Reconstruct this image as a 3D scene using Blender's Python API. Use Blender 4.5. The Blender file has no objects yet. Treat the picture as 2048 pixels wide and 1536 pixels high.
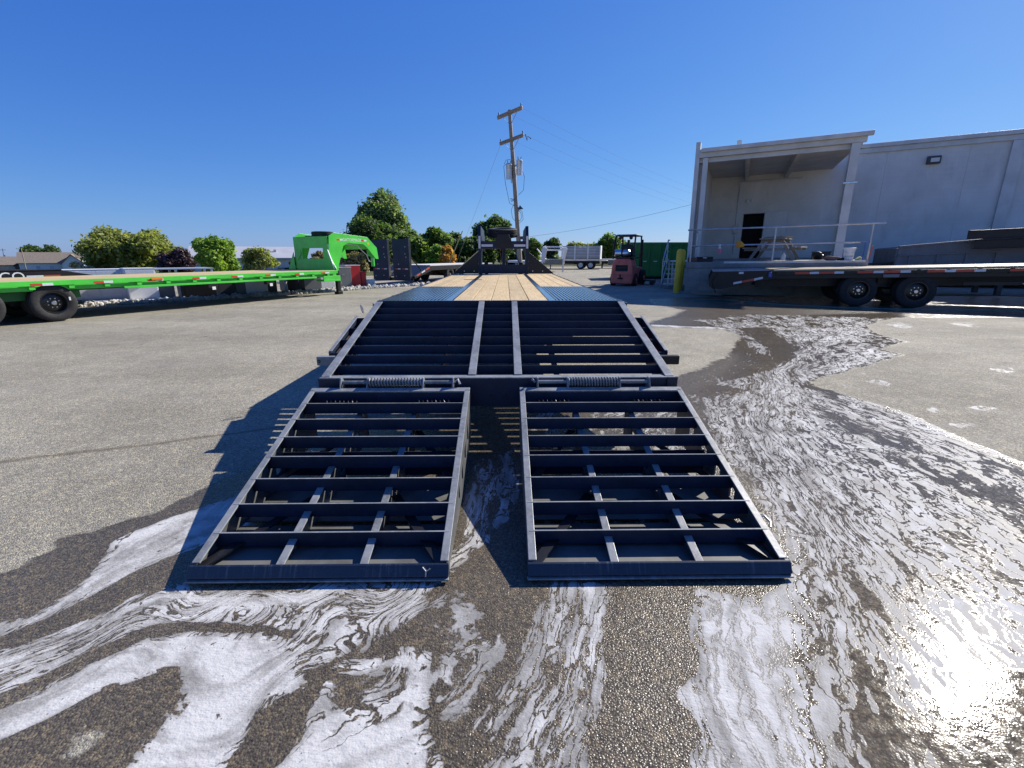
import bpy, bmesh, math, random
import numpy as np
from mathutils import Vector, Matrix
random.seed(7)
R = math.radians
SC = bpy.context.scene
COL = SC.collection

# ---------------------------------------------------------------- camera, sky, sun, exposure
CAM_H = 1.33
PITCH = math.atan(257 / 912)
FPX = 912.0
cam = bpy.data.cameras.new('camera')
cam.sensor_fit = 'HORIZONTAL'; cam.sensor_width = 36
cam.lens = 36 * FPX / 2048
cam.clip_start = 0.05; cam.clip_end = 2000
cam_o = bpy.data.objects.new('camera', cam); COL.objects.link(cam_o)
cam_o.location = (0, 0, CAM_H); cam_o.rotation_euler = (math.pi / 2 - PITCH, 0, 0)
SC.camera = cam_o

SUN_DIR = Vector((0.982, 0.792, 0.875)).normalized()
SUN_EL = math.asin(SUN_DIR.z); SUN_AZ = math.atan2(SUN_DIR.x, SUN_DIR.y)
w = bpy.data.worlds.new('World'); SC.world = w; w.use_nodes = True
nt = w.node_tree; nt.nodes.clear()
sky = nt.nodes.new('ShaderNodeTexSky'); sky.sky_type = 'NISHITA'; sky.sun_disc = False
sky.sun_elevation = SUN_EL; sky.sun_rotation = SUN_AZ
sky.altitude = 300; sky.air_density = 1.0; sky.dust_density = 0.25; sky.ozone_density = 3.0
bg = nt.nodes.new('ShaderNodeBackground'); bg.inputs['Strength'].default_value = 0.1
wo = nt.nodes.new('ShaderNodeOutputWorld')
EXPOSURE = 0.6
sep = nt.nodes.new('ShaderNodeSeparateColor'); com = nt.nodes.new('ShaderNodeCombineColor')
nt.links.new(sky.outputs[0], sep.inputs[0])
for i_, (pw, k_) in enumerate(((1.109, 0.511), (0.841, 0.643), (0.448, 0.944))):   # film response of the sky colour
    p_ = nt.nodes.new('ShaderNodeMath'); p_.operation = 'POWER'; p_.inputs[1].default_value = pw
    m_ = nt.nodes.new('ShaderNodeMath'); m_.operation = 'MULTIPLY'; m_.inputs[1].default_value = k_ * 10 * 0.1 ** pw / 2 ** EXPOSURE
    nt.links.new(sep.outputs[i_], p_.inputs[0]); nt.links.new(p_.outputs[0], m_.inputs[0]); nt.links.new(m_.outputs[0], com.inputs[i_])
nt.links.new(com.outputs[0], bg.inputs[0]); nt.links.new(bg.outputs[0], wo.inputs[0])

sl = bpy.data.lights.new('sun', 'SUN'); sl.energy = 5.0; sl.angle = R(0.53); sl.color = (1.0, 0.945, 0.86)
so = bpy.data.objects.new('sun', sl); COL.objects.link(so)
so.rotation_euler = SUN_DIR.to_track_quat('Z', 'Y').to_euler(); so.location = (20, 16, 20)

vs = SC.view_settings
vs.view_transform = 'Standard'; vs.look = 'None'; vs.gamma = 1; vs.use_curve_mapping = False
vs.exposure = EXPOSURE
SC.cycles.use_denoising = True
SC.cycles.max_bounces = 8; SC.cycles.caustics_reflective = False; SC.cycles.caustics_refractive = False
SC.cycles.sample_clamp_indirect = 6

CT, ST = math.cos(PITCH), math.sin(PITCH)
def at(px, py, d):
    """a place in the yard d metres ahead, on the sight line of a surveyed bearing"""
    r = (px - 1024) / FPX; v = (py - 768) / FPX
    f = CT - v * ST; u = -(v * CT + ST)
    return Vector((r * d / f, d, CAM_H + u * d / f))
def gnd(px, py, z=0.0):
    r = (px - 1024) / FPX; v = (py - 768) / FPX
    f = CT - v * ST; u = -(v * CT + ST)
    k = (z - CAM_H) / u
    return Vector((r * k, f * k, z))
def lot_z(x, y=0):
    t = max(0.0, -x - 15.0)
    return -0.036 * t

# ---------------------------------------------------------------- helpers
def setp(o, label=None, cat=None, group=None, kind=None):
    if label: o['label'] = label
    if cat: o['category'] = cat
    if group: o['group'] = group
    if kind: o['kind'] = kind
    return o
def thing(name, label, cat, loc=(0, 0, 0), rot=(0, 0, 0), group=None, matrix=None):
    o = bpy.data.objects.new(name, None); COL.objects.link(o)
    o.empty_display_size = 0.2
    if matrix is not None: o.matrix_world = matrix
    else:
        o.location = loc; o.rotation_euler = rot if not isinstance(rot, (int, float)) else (0, 0, rot)
    return setp(o, label, cat, group)

class MB:
    def __init__(s): s.v = []; s.f = []
    def add(s, vs_, fs_):
        n = len(s.v); s.v += [tuple(p) for p in vs_]; s.f += [tuple(i + n for i in f) for f in fs_]; return s
    def box(s, x0, x1, y0, y1, z0, z1):
        return s.add([(x0, y0, z0), (x1, y0, z0), (x1, y1, z0), (x0, y1, z0), (x0, y0, z1), (x1, y0, z1), (x1, y1, z1), (x0, y1, z1)],
                     [(0, 3, 2, 1), (4, 5, 6, 7), (0, 1, 5, 4), (1, 2, 6, 5), (2, 3, 7, 6), (3, 0, 4, 7)])
    def bar(s, a, b, wd, ht, up=(0, 0, 1)):
        a = Vector(a); b = Vector(b); d = (b - a).normalized(); up = Vector(up)
        sx = d.cross(up).normalized(); uz = sx.cross(d).normalized()
        pts = []
        for p in (a, b):
            for i, j in ((-1, -1), (1, -1), (1, 1), (-1, 1)): pts.append(p + sx * (i * wd / 2) + uz * (j * ht / 2))
        return s.add(pts, [(3, 2, 1, 0), (4, 5, 6, 7), (0, 1, 5, 4), (1, 2, 6, 5), (2, 3, 7, 6), (3, 0, 4, 7)])
    def prism(s, poly, a, b, axis='x'):
        n = len(poly)
        def P(t, q):
            if axis == 'x': return (t, q[0], q[1])
            if axis == 'y': return (q[0], t, q[1])
            return (q[0], q[1], t)
        vs_ = [P(a, q) for q in poly] + [P(b, q) for q in poly]
        fs_ = [tuple(range(n)), tuple(range(2 * n - 1, n - 1, -1))] + [(i, i + n, (i + 1) % n + n, (i + 1) % n) for i in range(n)]
        return s.add(vs_, fs_)
    def tube(s, pts, r, n=8, r1=None, caps=True):
        pts = [Vector(p) for p in pts]; m = len(pts); vs_ = []; fs_ = []
        ref = None
        for i, p in enumerate(pts):
            d = (pts[min(i + 1, m - 1)] - pts[max(i - 1, 0)]).normalized()
            if ref is None:
                ref = Vector((0, 0, 1)) if abs(d.z) < 0.9 else Vector((1, 0, 0))
            a = d.cross(ref)
            if a.length < 1e-4: a = d.cross(Vector((0, 1, 0)))
            a.normalize(); b = d.cross(a).normalized(); ref = -(b) if False else a.cross(d).normalized()
            rr = r if r1 is None else r + (r1 - r) * i / (m - 1)
            for k in range(n):
                t = 2 * math.pi * k / n
                vs_.append(p + a * (math.cos(t) * rr) + b * (math.sin(t) * rr))
        for i in range(m - 1):
            for k in range(n):
                fs_.append((i * n + k, i * n + (k + 1) % n, (i + 1) * n + (k + 1) % n, (i + 1) * n + k))
        if caps:
            fs_.append(tuple(range(n - 1, -1, -1))); fs_.append(tuple((m - 1) * n + k for k in range(n)))
        return s.add(vs_, fs_)
    def cyl(s, a, b, r, n=12): return s.tube([a, b], r, n)
    def lathe(s, prof, n=24, axis='x', o=(0, 0, 0), close=False):
        vs_ = []; fs_ = []; m = len(prof)
        for k in range(n):
            t = 2 * math.pi * k / n; c, sn = math.cos(t), math.sin(t)
            for r, h in prof:
                if axis == 'x': q = (h, r * c, r * sn)
                elif axis == 'y': q = (r * c, h, r * sn)
                else: q = (r * c, r * sn, h)
                vs_.append((q[0] + o[0], q[1] + o[1], q[2] + o[2]))
        mm = m if close else m - 1
        for k in range(n):
            for i in range(mm):
                j = (i + 1) % m; k2 = (k + 1) % n
                fs_.append((k * m + i, k * m + j, k2 * m + j, k2 * m + i))
        return s.add(vs_, fs_)
    def mesh(s, name, smooth=False):
        me = bpy.data.meshes.new(name); me.from_pydata(s.v, [], s.f)
        bm = bmesh.new(); bm.from_mesh(me); bmesh.ops.recalc_face_normals(bm, faces=bm.faces); bm.to_mesh(me); bm.free()
        if smooth:
            me.shade_smooth()
            try: me.set_sharp_from_angle(angle=R(38))
            except Exception: pass
        return me
    def build(s, name, mat, parent=None, smooth=False, bevel=0, label=None, loc=None, rot=None):
        return link(name, s.mesh(name, smooth), mat, parent, bevel, label, loc, rot)
def link(name, me, mat, parent=None, bevel=0, label=None, loc=None, rot=None):
    if mat is not None and not me.materials: me.materials.append(mat)
    o = bpy.data.objects.new(name, me); COL.objects.link(o)
    if parent is not None: o.parent = parent
    if loc is not None: o.location = loc
    if rot is not None: o.rotation_euler = rot
    if bevel:
        b = o.modifiers.new('bevel', 'BEVEL'); b.width = bevel; b.segments = 2; b.limit_method = 'ANGLE'; b.angle_limit = R(35)
    if label: o['label'] = label
    return o
def copy_tree(o, parent=None):
    c = o.copy(); COL.objects.link(c)
    if parent is not None: c.parent = parent
    for ch in list(o.children): copy_tree(ch, c)
    return c
def text_part(name, s, size, mat, parent, loc, rot, extrude=0.001, align='CENTER'):
    cu = bpy.data.curves.new(name, 'FONT'); cu.body = s; cu.size = size; cu.extrude = extrude; cu.align_x = align; cu.align_y = 'CENTER'; cu.resolution_u = 3
    t = bpy.data.objects.new(name, cu); COL.objects.link(t)
    dg = bpy.context.evaluated_depsgraph_get(); me = bpy.data.meshes.new_from_object(t.evaluated_get(dg))
    bpy.data.objects.remove(t); bpy.data.curves.remove(cu)
    me.materials.clear()
    return link(name, me, mat, parent, loc=loc, rot=rot)

# ---------------------------------------------------------------- materials
class NT:
    def __init__(s, name):
        s.m = bpy.data.materials.new(name); s.m.use_nodes = True; s.t = s.m.node_tree
        s.b = s.t.nodes['Principled BSDF']; s.out = s.t.nodes['Material Output']
    def n(s, typ, **kw):
        nd = s.t.nodes.new('ShaderNode' + typ)
        for k, v in kw.items():
            if hasattr(nd, k) and k not in nd.inputs.keys(): setattr(nd, k, v)
            else: s.set(nd.inputs[k], v)
        return nd
    def set(s, inp, v):
        if isinstance(v, bpy.types.NodeSocket): s.t.links.new(v, inp)
        elif isinstance(v, (tuple, list)) and len(v) == 3 and inp.type == 'RGBA': inp.default_value = (*v, 1)
        else: inp.default_value = v
    def math(s, op, a, b=0.0, c=0.0, clamp=False):
        nd = s.t.nodes.new('ShaderNodeMath'); nd.operation = op; nd.use_clamp = clamp
        for i, v in enumerate((a, b, c)): s.set(nd.inputs[i], v)
        return nd.outputs[0]
    def mix(s, f, a, b, typ='RGBA', blend='MIX'):
        nd = s.t.nodes.new('ShaderNodeMix'); nd.data_type = typ; nd.blend_type = blend
        i = {'RGBA': (0, 6, 7), 'FLOAT': (0, 2, 3), 'VECTOR': (0, 4, 5)}[typ]
        s.set(nd.inputs[i[0]], f); s.set(nd.inputs[i[1]], a); s.set(nd.inputs[i[2]], b)
        return nd.outputs[{'RGBA': 2, 'FLOAT': 0, 'VECTOR': 1}[typ]]
    def ramp(s, f, lo, hi):
        nd = s.t.nodes.new('ShaderNodeMapRange'); nd.interpolation_type = 'SMOOTHSTEP'
        s.set(nd.inputs[0], f); s.set(nd.inputs[1], lo); s.set(nd.inputs[2], hi); return nd.outputs[0]
    def noise(s, vec, scale, detail=3.0, rough=0.55, dist=0.0, dim='3D'):
        nd = s.t.nodes.new('ShaderNodeTexNoise'); nd.noise_dimensions = dim
        if vec is not None: s.set(nd.inputs['Vector'], vec)
        nd.inputs['Scale'].default_value = scale; nd.inputs['Detail'].default_value = detail; nd.inputs['Roughness'].default_value = rough; nd.inputs['Distortion'].default_value = dist
        return nd
    def scale(s, vec, k):
        nd = s.t.nodes.new('ShaderNodeVectorMath'); nd.operation = 'MULTIPLY'; s.set(nd.inputs[0], vec); nd.inputs[1].default_value = k; return nd.outputs[0]
    def vadd(s, a, b, op='ADD'):
        nd = s.t.nodes.new('ShaderNodeVectorMath'); nd.operation = op; s.set(nd.inputs[0], a); s.set(nd.inputs[1], b); return nd.outputs[0]
    def bump(s, h, dist, strength=1.0):
        nd = s.t.nodes.new('ShaderNodeBump'); s.set(nd.inputs['Height'], h); nd.inputs['Distance'].default_value = dist; s.set(nd.inputs['Strength'], strength)
        return nd.outputs[0]

def mat(name, col, rough=0.5, metal=0.0, var=0.15, vscale=4.0, bump=0.0, bscale=60.0, spec=0.5, dust=0.0, dcol=(0.22, 0.21, 0.19), rvar=0.1, coat=0.0):
    q = NT(name); co = q.n('TexCoord').outputs['Object']
    n1 = q.noise(co, vscale, 4).outputs[0]
    a = tuple(c * (1 - var) for c in col); b = tuple(min(1, c * (1 + var)) for c in col)
    c = q.mix(q.ramp(n1, 0.3, 0.7), a, b)
    if dust:
        n2 = q.noise(co, vscale * 7, 5, 0.7).outputs[0]
        c = q.mix(q.math('MULTIPLY', q.ramp(n2, 0.42, 0.75), dust), c, dcol)
    q.set(q.b.inputs['Base Color'], c); q.b.inputs['Metallic'].default_value = metal
    q.set(q.b.inputs['Roughness'], q.math('ADD', q.math('MULTIPLY', q.noise(co, vscale * 3, 3).outputs[0], rvar * 2), rough - rvar))
    q.b.inputs['Specular IOR Level'].default_value = spec
    if coat: q.b.inputs['Coat Weight'].default_value = coat; q.b.inputs['Coat Roughness'].default_value = 0.1
    if bump: q.set(q.b.inputs['Normal'], q.bump(q.noise(co, bscale, 4).outputs[0], bump))
    return q.m

def wood_mat(name, c0, c1, axis=(1, 0.06, 1), rough=0.75):
    q = NT(name); g = q.n('TexCoord').outputs['Object']
    oi = q.n('ObjectInfo').outputs['Random']
    off = q.n('CombineXYZ', X=q.math('MULTIPLY', oi, 37.0), Y=q.math('MULTIPLY', oi, 91.0), Z=q.math('MULTIPLY', oi, 13.0)).outputs[0]
    v = q.vadd(g, off)
    gr = q.noise(q.scale(v, axis), 60, 5, 0.65, 0.4).outputs[0]
    big = q.noise(q.scale(v, (axis[0] ** 0.5 * 2, axis[1] * 20, 2)), 1.2, 3).outputs[0]
    c = q.mix(q.ramp(gr, 0.3, 0.72), c0, c1)
    c = q.mix(q.math('MULTIPLY', q.ramp(big, 0.35, 0.75), 0.4), c, tuple(x * 0.72 for x in c0))
    vo = q.n('TexVoronoi', Vector=q.scale(v, (1.0, 0.45, 1.0)), Scale=5.0, Randomness=1.0)
    kn = q.ramp(vo.outputs['Distance'], 0.12, 0.03)
    c = q.mix(q.math('MULTIPLY', kn, 0.6), c, (0.16, 0.08, 0.035))
    c = q.mix(1.0, c, q.mix(oi, (0.86, 0.86, 0.86), (1.12, 1.1, 1.06)), blend='MULTIPLY')
    q.set(q.b.inputs['Base Color'], c); q.b.inputs['Roughness'].default_value = rough
    q.set(q.b.inputs['Normal'], q.bump(gr, 0.002))
    return q.m

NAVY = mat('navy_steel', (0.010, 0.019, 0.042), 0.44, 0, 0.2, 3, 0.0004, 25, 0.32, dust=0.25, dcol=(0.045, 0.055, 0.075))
NAVY_SHEEN = mat('navy_steel_dust_sheen', (0.195, 0.205, 0.205), 0.40, 0, 0.3, 5, 0.0008, 40, 0.6, dust=0.6, dcol=(0.36, 0.36, 0.35))  # dust and the sunlit sheen of steel tops, both put into the colour
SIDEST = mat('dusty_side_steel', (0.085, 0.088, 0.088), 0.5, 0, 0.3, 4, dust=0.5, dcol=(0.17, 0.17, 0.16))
GLOSSY = mat('wet_navy_deck_steel', (0.045, 0.055, 0.075), 0.20, 0, 0.2, 3, 0, 60, 0.8, rvar=0.05, coat=0.6)
def toe_mat():
    q = NT('scuffed_toe_steel'); co = q.n('TexCoord').outputs['Object']
    v = q.noise(q.scale(co, (1, .06, .06)), 70, 3, .6).outputs[0]; k = q.noise(co, 3.0, 3).outputs[0]; f = q.noise(co, 220, 2).outputs[0]
    c = q.mix(q.math('MULTIPLY', q.math('MULTIPLY', q.ramp(v, .52, .70), q.ramp(k, .42, .62)), .55), (0.016, 0.026, 0.048), (0.16, 0.17, 0.19)); c = q.mix(q.math('MULTIPLY', q.ramp(f, .66, .72), .35), c, (0.30, 0.30, 0.30))
    q.set(q.b.inputs['Base Color'], c); q.b.inputs['Roughness'].default_value = .38; return q.m
TOEST = toe_mat()
FLOORST = mat('dull_dark_steel', (0.11, 0.11, 0.10), 0.6, 0, 0.3, 5, dust=0.4, dcol=(0.14, 0.14, 0.13))
BLACK = mat('black_paint', (0.008, 0.008, 0.009), 0.42, 0, 0.2, 3, 0, 60, 0.4, dust=0.25, dcol=(0.035, 0.034, 0.033))
RUBBER = mat('tyre_rubber', (0.022, 0.022, 0.023), 0.72, 0, 0.2, 6, 0.001, 90, 0.3, dust=0.45, dcol=(0.09, 0.085, 0.08))
RIMBLK = mat('black_rim', (0.01, 0.01, 0.011), 0.3, 0, 0.1, 5)
CHROME = mat('bright_steel', (0.62, 0.62, 0.62), 0.28, 1.0, 0.1, 8)
GALV = mat('galvanised_steel', (0.45, 0.46, 0.47), 0.42, 0.7, 0.15, 5)
ALU = mat('aluminium', (0.62, 0.63, 0.64), 0.38, 0.6, 0.1, 3)
GREEN = mat('green_paint', (0.065, 0.56, 0.050), 0.36, 0, 0.12, 2, dust=0.3, dcol=(0.18, 0.46, 0.13), coat=0.2)
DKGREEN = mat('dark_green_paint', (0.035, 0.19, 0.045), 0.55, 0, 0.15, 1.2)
WHITE = mat('white_paint', (0.74, 0.75, 0.76), 0.4, 0, 0.06, 2, dust=0.2, dcol=(0.5, 0.49, 0.46))
OFFW = mat('offwhite', (0.62, 0.61, 0.57), 0.6, 0, 0.1, 2)
RED = mat('red_paint', (0.46, 0.018, 0.022), 0.35, 0, 0.1, 2)
FORKRED = mat('faded_red_paint', (0.62, 0.13, 0.095), 0.5, 0, 0.2, 4, dust=0.3, dcol=(0.2, 0.12, 0.1))
TAPE_R = mat('red_reflector', (0.52, 0.055, 0.03), 0.35, 0, 0.06, 10)
TAPE_W = mat('silver_reflector', (0.62, 0.64, 0.68), 0.3, 0, 0.08, 40)
AMBER = mat('amber_lens', (0.62, 0.14, 0.015), 0.25, 0, 0.05, 10)
LENS_R = mat('red_lens', (0.30, 0.012, 0.012), 0.2, 0, 0.1, 10)
YELLOW = mat('yellow_paint', (0.62, 0.42, 0.02), 0.5, 0, 0.12, 3, dust=0.25, dcol=(0.3, 0.22, 0.06))
GREYBOX = mat('grey_paint', (0.16, 0.165, 0.175), 0.5, 0, 0.12, 3)
DARKGREY = mat('dark_grey_paint', (0.05, 0.052, 0.055), 0.5, 0, 0.12, 3)
CONCRETE = mat('concrete', (0.26, 0.25, 0.23), 0.85, 0, 0.2, 1.6, 0.002, 40, 0.3, dust=0.5, dcol=(0.16, 0.15, 0.14))
RUST = mat('rusty_steel', (0.18, 0.08, 0.04), 0.7, 0, 0.4, 12)
PINE = wood_mat('deck_pine', (0.46, 0.335, 0.165), (0.64, 0.49, 0.27))
PINE_X = wood_mat('deck_pine_lengthways', (0.50, 0.38, 0.22), (0.70, 0.57, 0.38), axis=(0.06, 1, 1), rough=0.32)
OLDWOOD = wood_mat('weathered_wood', (0.20, 0.17, 0.14), (0.34, 0.30, 0.25), axis=(0.1, 1, 1))
POLEWOOD = wood_mat('pole_wood', (0.20, 0.165, 0.13), (0.36, 0.31, 0.25), axis=(1, 1, 0.05))
BLUEP = mat('blue_plastic', (0.05, 0.10, 0.38), 0.4)
PINK = mat('pink_liquid', (0.75, 0.08, 0.22), 0.3)
ORANGE = mat('orange_rag', (0.55, 0.27, 0.04), 0.8)
TEAL = mat('hose_teal', (0.03, 0.17, 0.17), 0.4)
INTERIOR = mat('dark_interior', (0.006, 0.006, 0.007), 0.9)  # near-black holding the shade of unlit depths; the tow pin shares it

# ---------------------------------------------------------------- ground: one sheet, with the wash-water spill laid out on the lot
def axis_steps(segs):
    out = []
    for a, b, st in segs:
        n = max(1, int(round((b - a) / st))); out += list(np.linspace(a, b, n, endpoint=False))
    out.append(segs[-1][1]); return np.array(out)
gx = axis_steps([(-600, -200, 100), (-200, -60, 20), (-60, -15, 5), (-15, -4.5, 0.5), (-4.5, 9, 0.03), (9, 17, 0.1), (17, 40, 2), (40, 100, 15), (100, 600, 100)])
gy = axis_steps([(-200, -10, 30), (-10, 0.3, 0.8), (0.3, 3.2, 0.02), (3.2, 7, 0.035), (7, 17, 0.06), (17, 30, 0.6), (30, 80, 5), (80, 200, 20), (200, 900, 100)])
GX, GY = np.meshgrid(gx, gy); nxg, nyg = len(gx), len(gy)
P2 = np.stack([GX.ravel(), GY.ravel()], 1)
def vnoise(p, sc, seed):
    """smooth value noise on arrays"""
    rs = np.random.RandomState(seed); tab = rs.rand(256, 256)
    q = p * sc; i = np.floor(q).astype(int); f = q - i; f = f * f * (3 - 2 * f)
    i0 = i[:, 0] & 255; i1 = i[:, 1] & 255; j0 = (i0 + 1) & 255; j1 = (i1 + 1) & 255
    return (tab[i0, i1] * (1 - f[:, 0]) + tab[j0, i1] * f[:, 0]) * (1 - f[:, 1]) + (tab[i0, j1] * (1 - f[:, 0]) + tab[j0, j1] * f[:, 0]) * f[:, 1]
near = (P2[:, 0] > -4.6) & (P2[:, 0] < 17) & (P2[:, 1] > 0.25) & (P2[:, 1] < 17.1)
Q = P2[near]
Qw = Q + 0.10 * np.stack([vnoise(Q, 3.1, 1) - .5, vnoise(Q, 3.1, 2) - .5], 1) + 0.035 * np.stack([vnoise(Q, 11, 3) - .5, vnoise(Q, 11, 4) - .5], 1)
def G(pts): return np.array([tuple(gnd(x, y))[:2] for x, y in pts])
def poly_sd(pts, q):
    poly = G(pts); n = len(poly); ins = np.zeros(len(q), bool); dm = np.full(len(q), 1e9)
    for i in range(n):
        a, b = poly[i], poly[(i + 1) % n]
        cr = ((a[1] > q[:, 1]) != (b[1] > q[:, 1]))
        with np.errstate(divide='ignore', invalid='ignore'):
            xi = (b[0] - a[0]) * (q[:, 1] - a[1]) / (b[1] - a[1]) + a[0]
        ins ^= cr & (q[:, 0] < xi)
        e = b - a; t = np.clip(((q - a) @ e) / (e @ e + 1e-12), 0, 1); dm = np.minimum(dm, np.hypot(*(q - a - t[:, None] * e).T))
    return np.where(ins, dm, -dm)
def sstep(x, a, b):
    t = np.clip((x - a) / (b - a), 0, 1); return t * t * (3 - 2 * t)
wet = np.zeros(len(Q)); foam = np.zeros(len(Q))
WET_OUT = [(-250, 1300), (-60, 1150), (100, 1087), (230, 1052), (310, 1022), (380, 985), (450, 955), (560, 905), (700, 850), (930, 800), (1200, 782), (1330, 762),
           (1365, 747), (1400, 737), (1440, 716), (1468, 690), (1478, 672), (1450, 659), (1300, 654), (1285, 648), (1340, 632), (1365, 620), (1300, 608), (1290, 598), (1420, 592), (2400, 592), (2400, 634),
           (1790, 636), (1740, 650), (1745, 665), (1815, 684), (1760, 698), (1815, 710), (1720, 735), (1640, 757), (1622, 770), (1700, 792), (1800, 822), (1950, 882), (2060, 930), (2500, 1200), (2700, 1700), (-900, 1700)]
sd = poly_sd(WET_OUT, Qw); scale_d = np.maximum(0.03, Q[:, 1] * 0.012)
wet = sstep(sd / scale_d, -2.5, 3.0)
for dry in ([(-60, 1092), (60, 1085), (120, 1100), (20, 1140), (-100, 1160)], [(85, 1500), (150, 1465), (205, 1470), (170, 1520), (100, 1545)]):
    wet *= 1 - 0.75 * sstep(poly_sd(dry, Qw) / 0.05, -1, 1)
def F(pts, cov, soft=0.05, mode='max'):
    global foam
    soft = soft * 1.25
    m = sstep(poly_sd(pts, Qw) / (soft * np.maximum(1, Q[:, 1] * 0.35)), -1, 1) * cov
    if mode == 'max': foam = np.maximum(foam, m)
    elif mode == 'sub': foam = foam * (1 - m)
    elif mode == 'set': k = sstep(poly_sd(pts, Qw) / (soft * np.maximum(1, Q[:, 1] * 0.35)), -1, 1); foam = foam * (1 - k) + cov * k
# fan of marbled foam on the sun side
F([(1380, 790), (1560, 770), (1640, 775), (1800, 845), (2060, 960), (2500, 1250), (2600, 1700), (1560, 1700), (1600, 1200), (1500, 1000), (1420, 860)], 0.72, 0.10)
F([(1370, 1176), (1600, 1170), (1640, 1300), (1700, 1536), (1720, 1700), (1380, 1700), (1360, 1536), (1375, 1420), (1330, 1390), (1375, 1340)], 0.93, 0.05)
F([(1640, 1120), (1830, 1150), (2060, 1280), (2300, 1500), (2300, 1700), (1760, 1700), (1700, 1400)], 0.60, 0.15, 'set')
F([(1800, 1300), (2060, 1330), (2300, 1500), (2300, 1700), (1800, 1700), (1740, 1480)], 0.38, 0.12, 'set')
F([(1600, 800), (1700, 830), (1880, 910), (2060, 1010), (2060, 1060), (1860, 970), (1660, 870)], 0.50, 0.08, 'set')
F([(1640, 760), (1720, 790), (1900, 850), (2080, 920), (2080, 960), (1900, 890), (1700, 812)], 0.72, 0.04)
# the stream with its bend, and the pool behind it
F([(1500, 628), (1790, 636), (1742, 652), (1748, 666), (1812, 684), (1762, 698), (1812, 710), (1710, 736), (1640, 757), (1620, 770), (1560, 800), (1470, 780), (1400, 760), (1450, 735), (1500, 700), (1480, 670), (1380, 640)], 0.60, 0.05)
F([(1560, 780), (1610, 800), (1700, 870), (1850, 950), (2060, 1090), (2060, 1140), (1840, 1010), (1680, 930), (1570, 850)], 0.86, 0.06)
F([(1575, 700), (1610, 690), (1600, 720), (1570, 745), (1600, 780), (1610, 810), (1540, 810), (1535, 775), (1545, 740)], 0.90, 0.03)
F([(1620, 655), (1700, 652), (1745, 672), (1690, 686), (1600, 682), (1560, 665)], 0.78, 0.03)
F([(1622, 765), (1680, 760), (1720, 785), (1660, 782)], 0.95, 0.02)
F([(1285, 649), (1450, 655), (1480, 668), (1470, 690), (1440, 664), (1300, 659)], 0.98, 0.012)
F([(1690, 690), (1812, 708), (1720, 735), (1640, 752), (1660, 730)], 0.82, 0.02)
F([(1500, 700), (1560, 720), (1520, 745), (1440, 760), (1420, 740)], 0.16, 0.02, 'set')
F([(1560, 675), (1600, 700), (1560, 730), (1530, 690), (1480, 655), (1530, 655)], 0.12, 0.02, 'set')
F([(1470, 596), (1640, 600), (1660, 606), (1500, 606)], 0.35, 0.02)  # white glare on the wet ground under the black trailer, painted as foam
# lanes in front of the ramps
F([(235, 1095), (320, 1040), (400, 1008), (520, 960), (520, 1060), (380, 1100), (330, 1122), (150, 1216), (-120, 1345), (-120, 1300), (60, 1230)], 0.95, 0.025)
F([(330, 1180), (480, 1172), (860, 1172), (905, 1100), (960, 950), (1010, 950), (930, 1130), (870, 1215), (800, 1260), (640, 1330), (560, 1340), (330, 1250), (150, 1325), (-120, 1450), (-120, 1360), (60, 1290)], 0.87, 0.035)
F([(330, 1178), (700, 1172), (640, 1215), (480, 1232), (340, 1212), (130, 1285), (-120, 1400), (-120, 1360), (90, 1275)], 0.95, 0.03)
F([(-150, 1445), (0, 1385), (200, 1308), (300, 1262), (380, 1244), (470, 1248), (600, 1268), (600, 1278), (470, 1268), (390, 1266), (200, 1330), (0, 1412), (-150, 1470)], 0.97, 0.015, 'sub')
F([(-150, 1478), (0, 1412), (180, 1336), (300, 1284), (420, 1262), (480, 1272), (570, 1290), (610, 1330), (560, 1400), (470, 1470), (360, 1536), (300, 1700), (230, 1700), (300, 1500), (345, 1440), (350, 1360), (330, 1348), (200, 1396), (40, 1470), (-150, 1550)], 0.98, 0.02)
F([(230, 1536), (330, 1480), (420, 1400), (460, 1330), (620, 1310), (640, 1350), (540, 1440), (490, 1536), (450, 1700), (150, 1700)], 1.0, 0.03)
F([(610, 1490), (630, 1390), (680, 1325), (790, 1298), (850, 1305), (855, 1350), (820, 1420), (825, 1470), (855, 1510), (865, 1700), (480, 1700), (560, 1530)], 0.97, 0.03)
F([(640, 1375), (700, 1330), (800, 1350), (760, 1420), (680, 1470)], 0.35, 0.03, 'sub')
F([(-150, 1560), (0, 1484), (70, 1455), (200, 1396), (330, 1352), (348, 1440), (290, 1500), (180, 1700), (-150, 1700)], 0.98, 0.025, 'sub')
F([(560, 1400), (640, 1360), (620, 1440), (560, 1510), (500, 1545), (470, 1540)], 0.85, 0.025, 'sub')
F([(1075, 1175), (1215, 1175), (1185, 1300), (1210, 1400), (1190, 1700), (900, 1700), (965, 1400), (1030, 1270)], 0.60, 0.04)
F([(1195, 1175), (1245, 1175), (1230, 1300), (1215, 1420), (1205, 1480), (1180, 1440), (1190, 1330), (1180, 1250)], 0.88, 0.02)
F([(860, 1200), (940, 1180), (1080, 1180), (1020, 1290), (960, 1400), (920, 1700), (860, 1700), (830, 1450), (860, 1340)], 0.38, 0.04)
F([(940, 930), (1030, 900), (1040, 1000), (960, 1100), (920, 1130)], 0.62, 0.03)
F([(1060, 820), (1340, 800), (1400, 900), (1380, 1100), (1060, 1100)], 0.5, 0.05)
F([(640, 900), (900, 850), (900, 1100), (500, 1100)], 0.30, 0.06)
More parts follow.
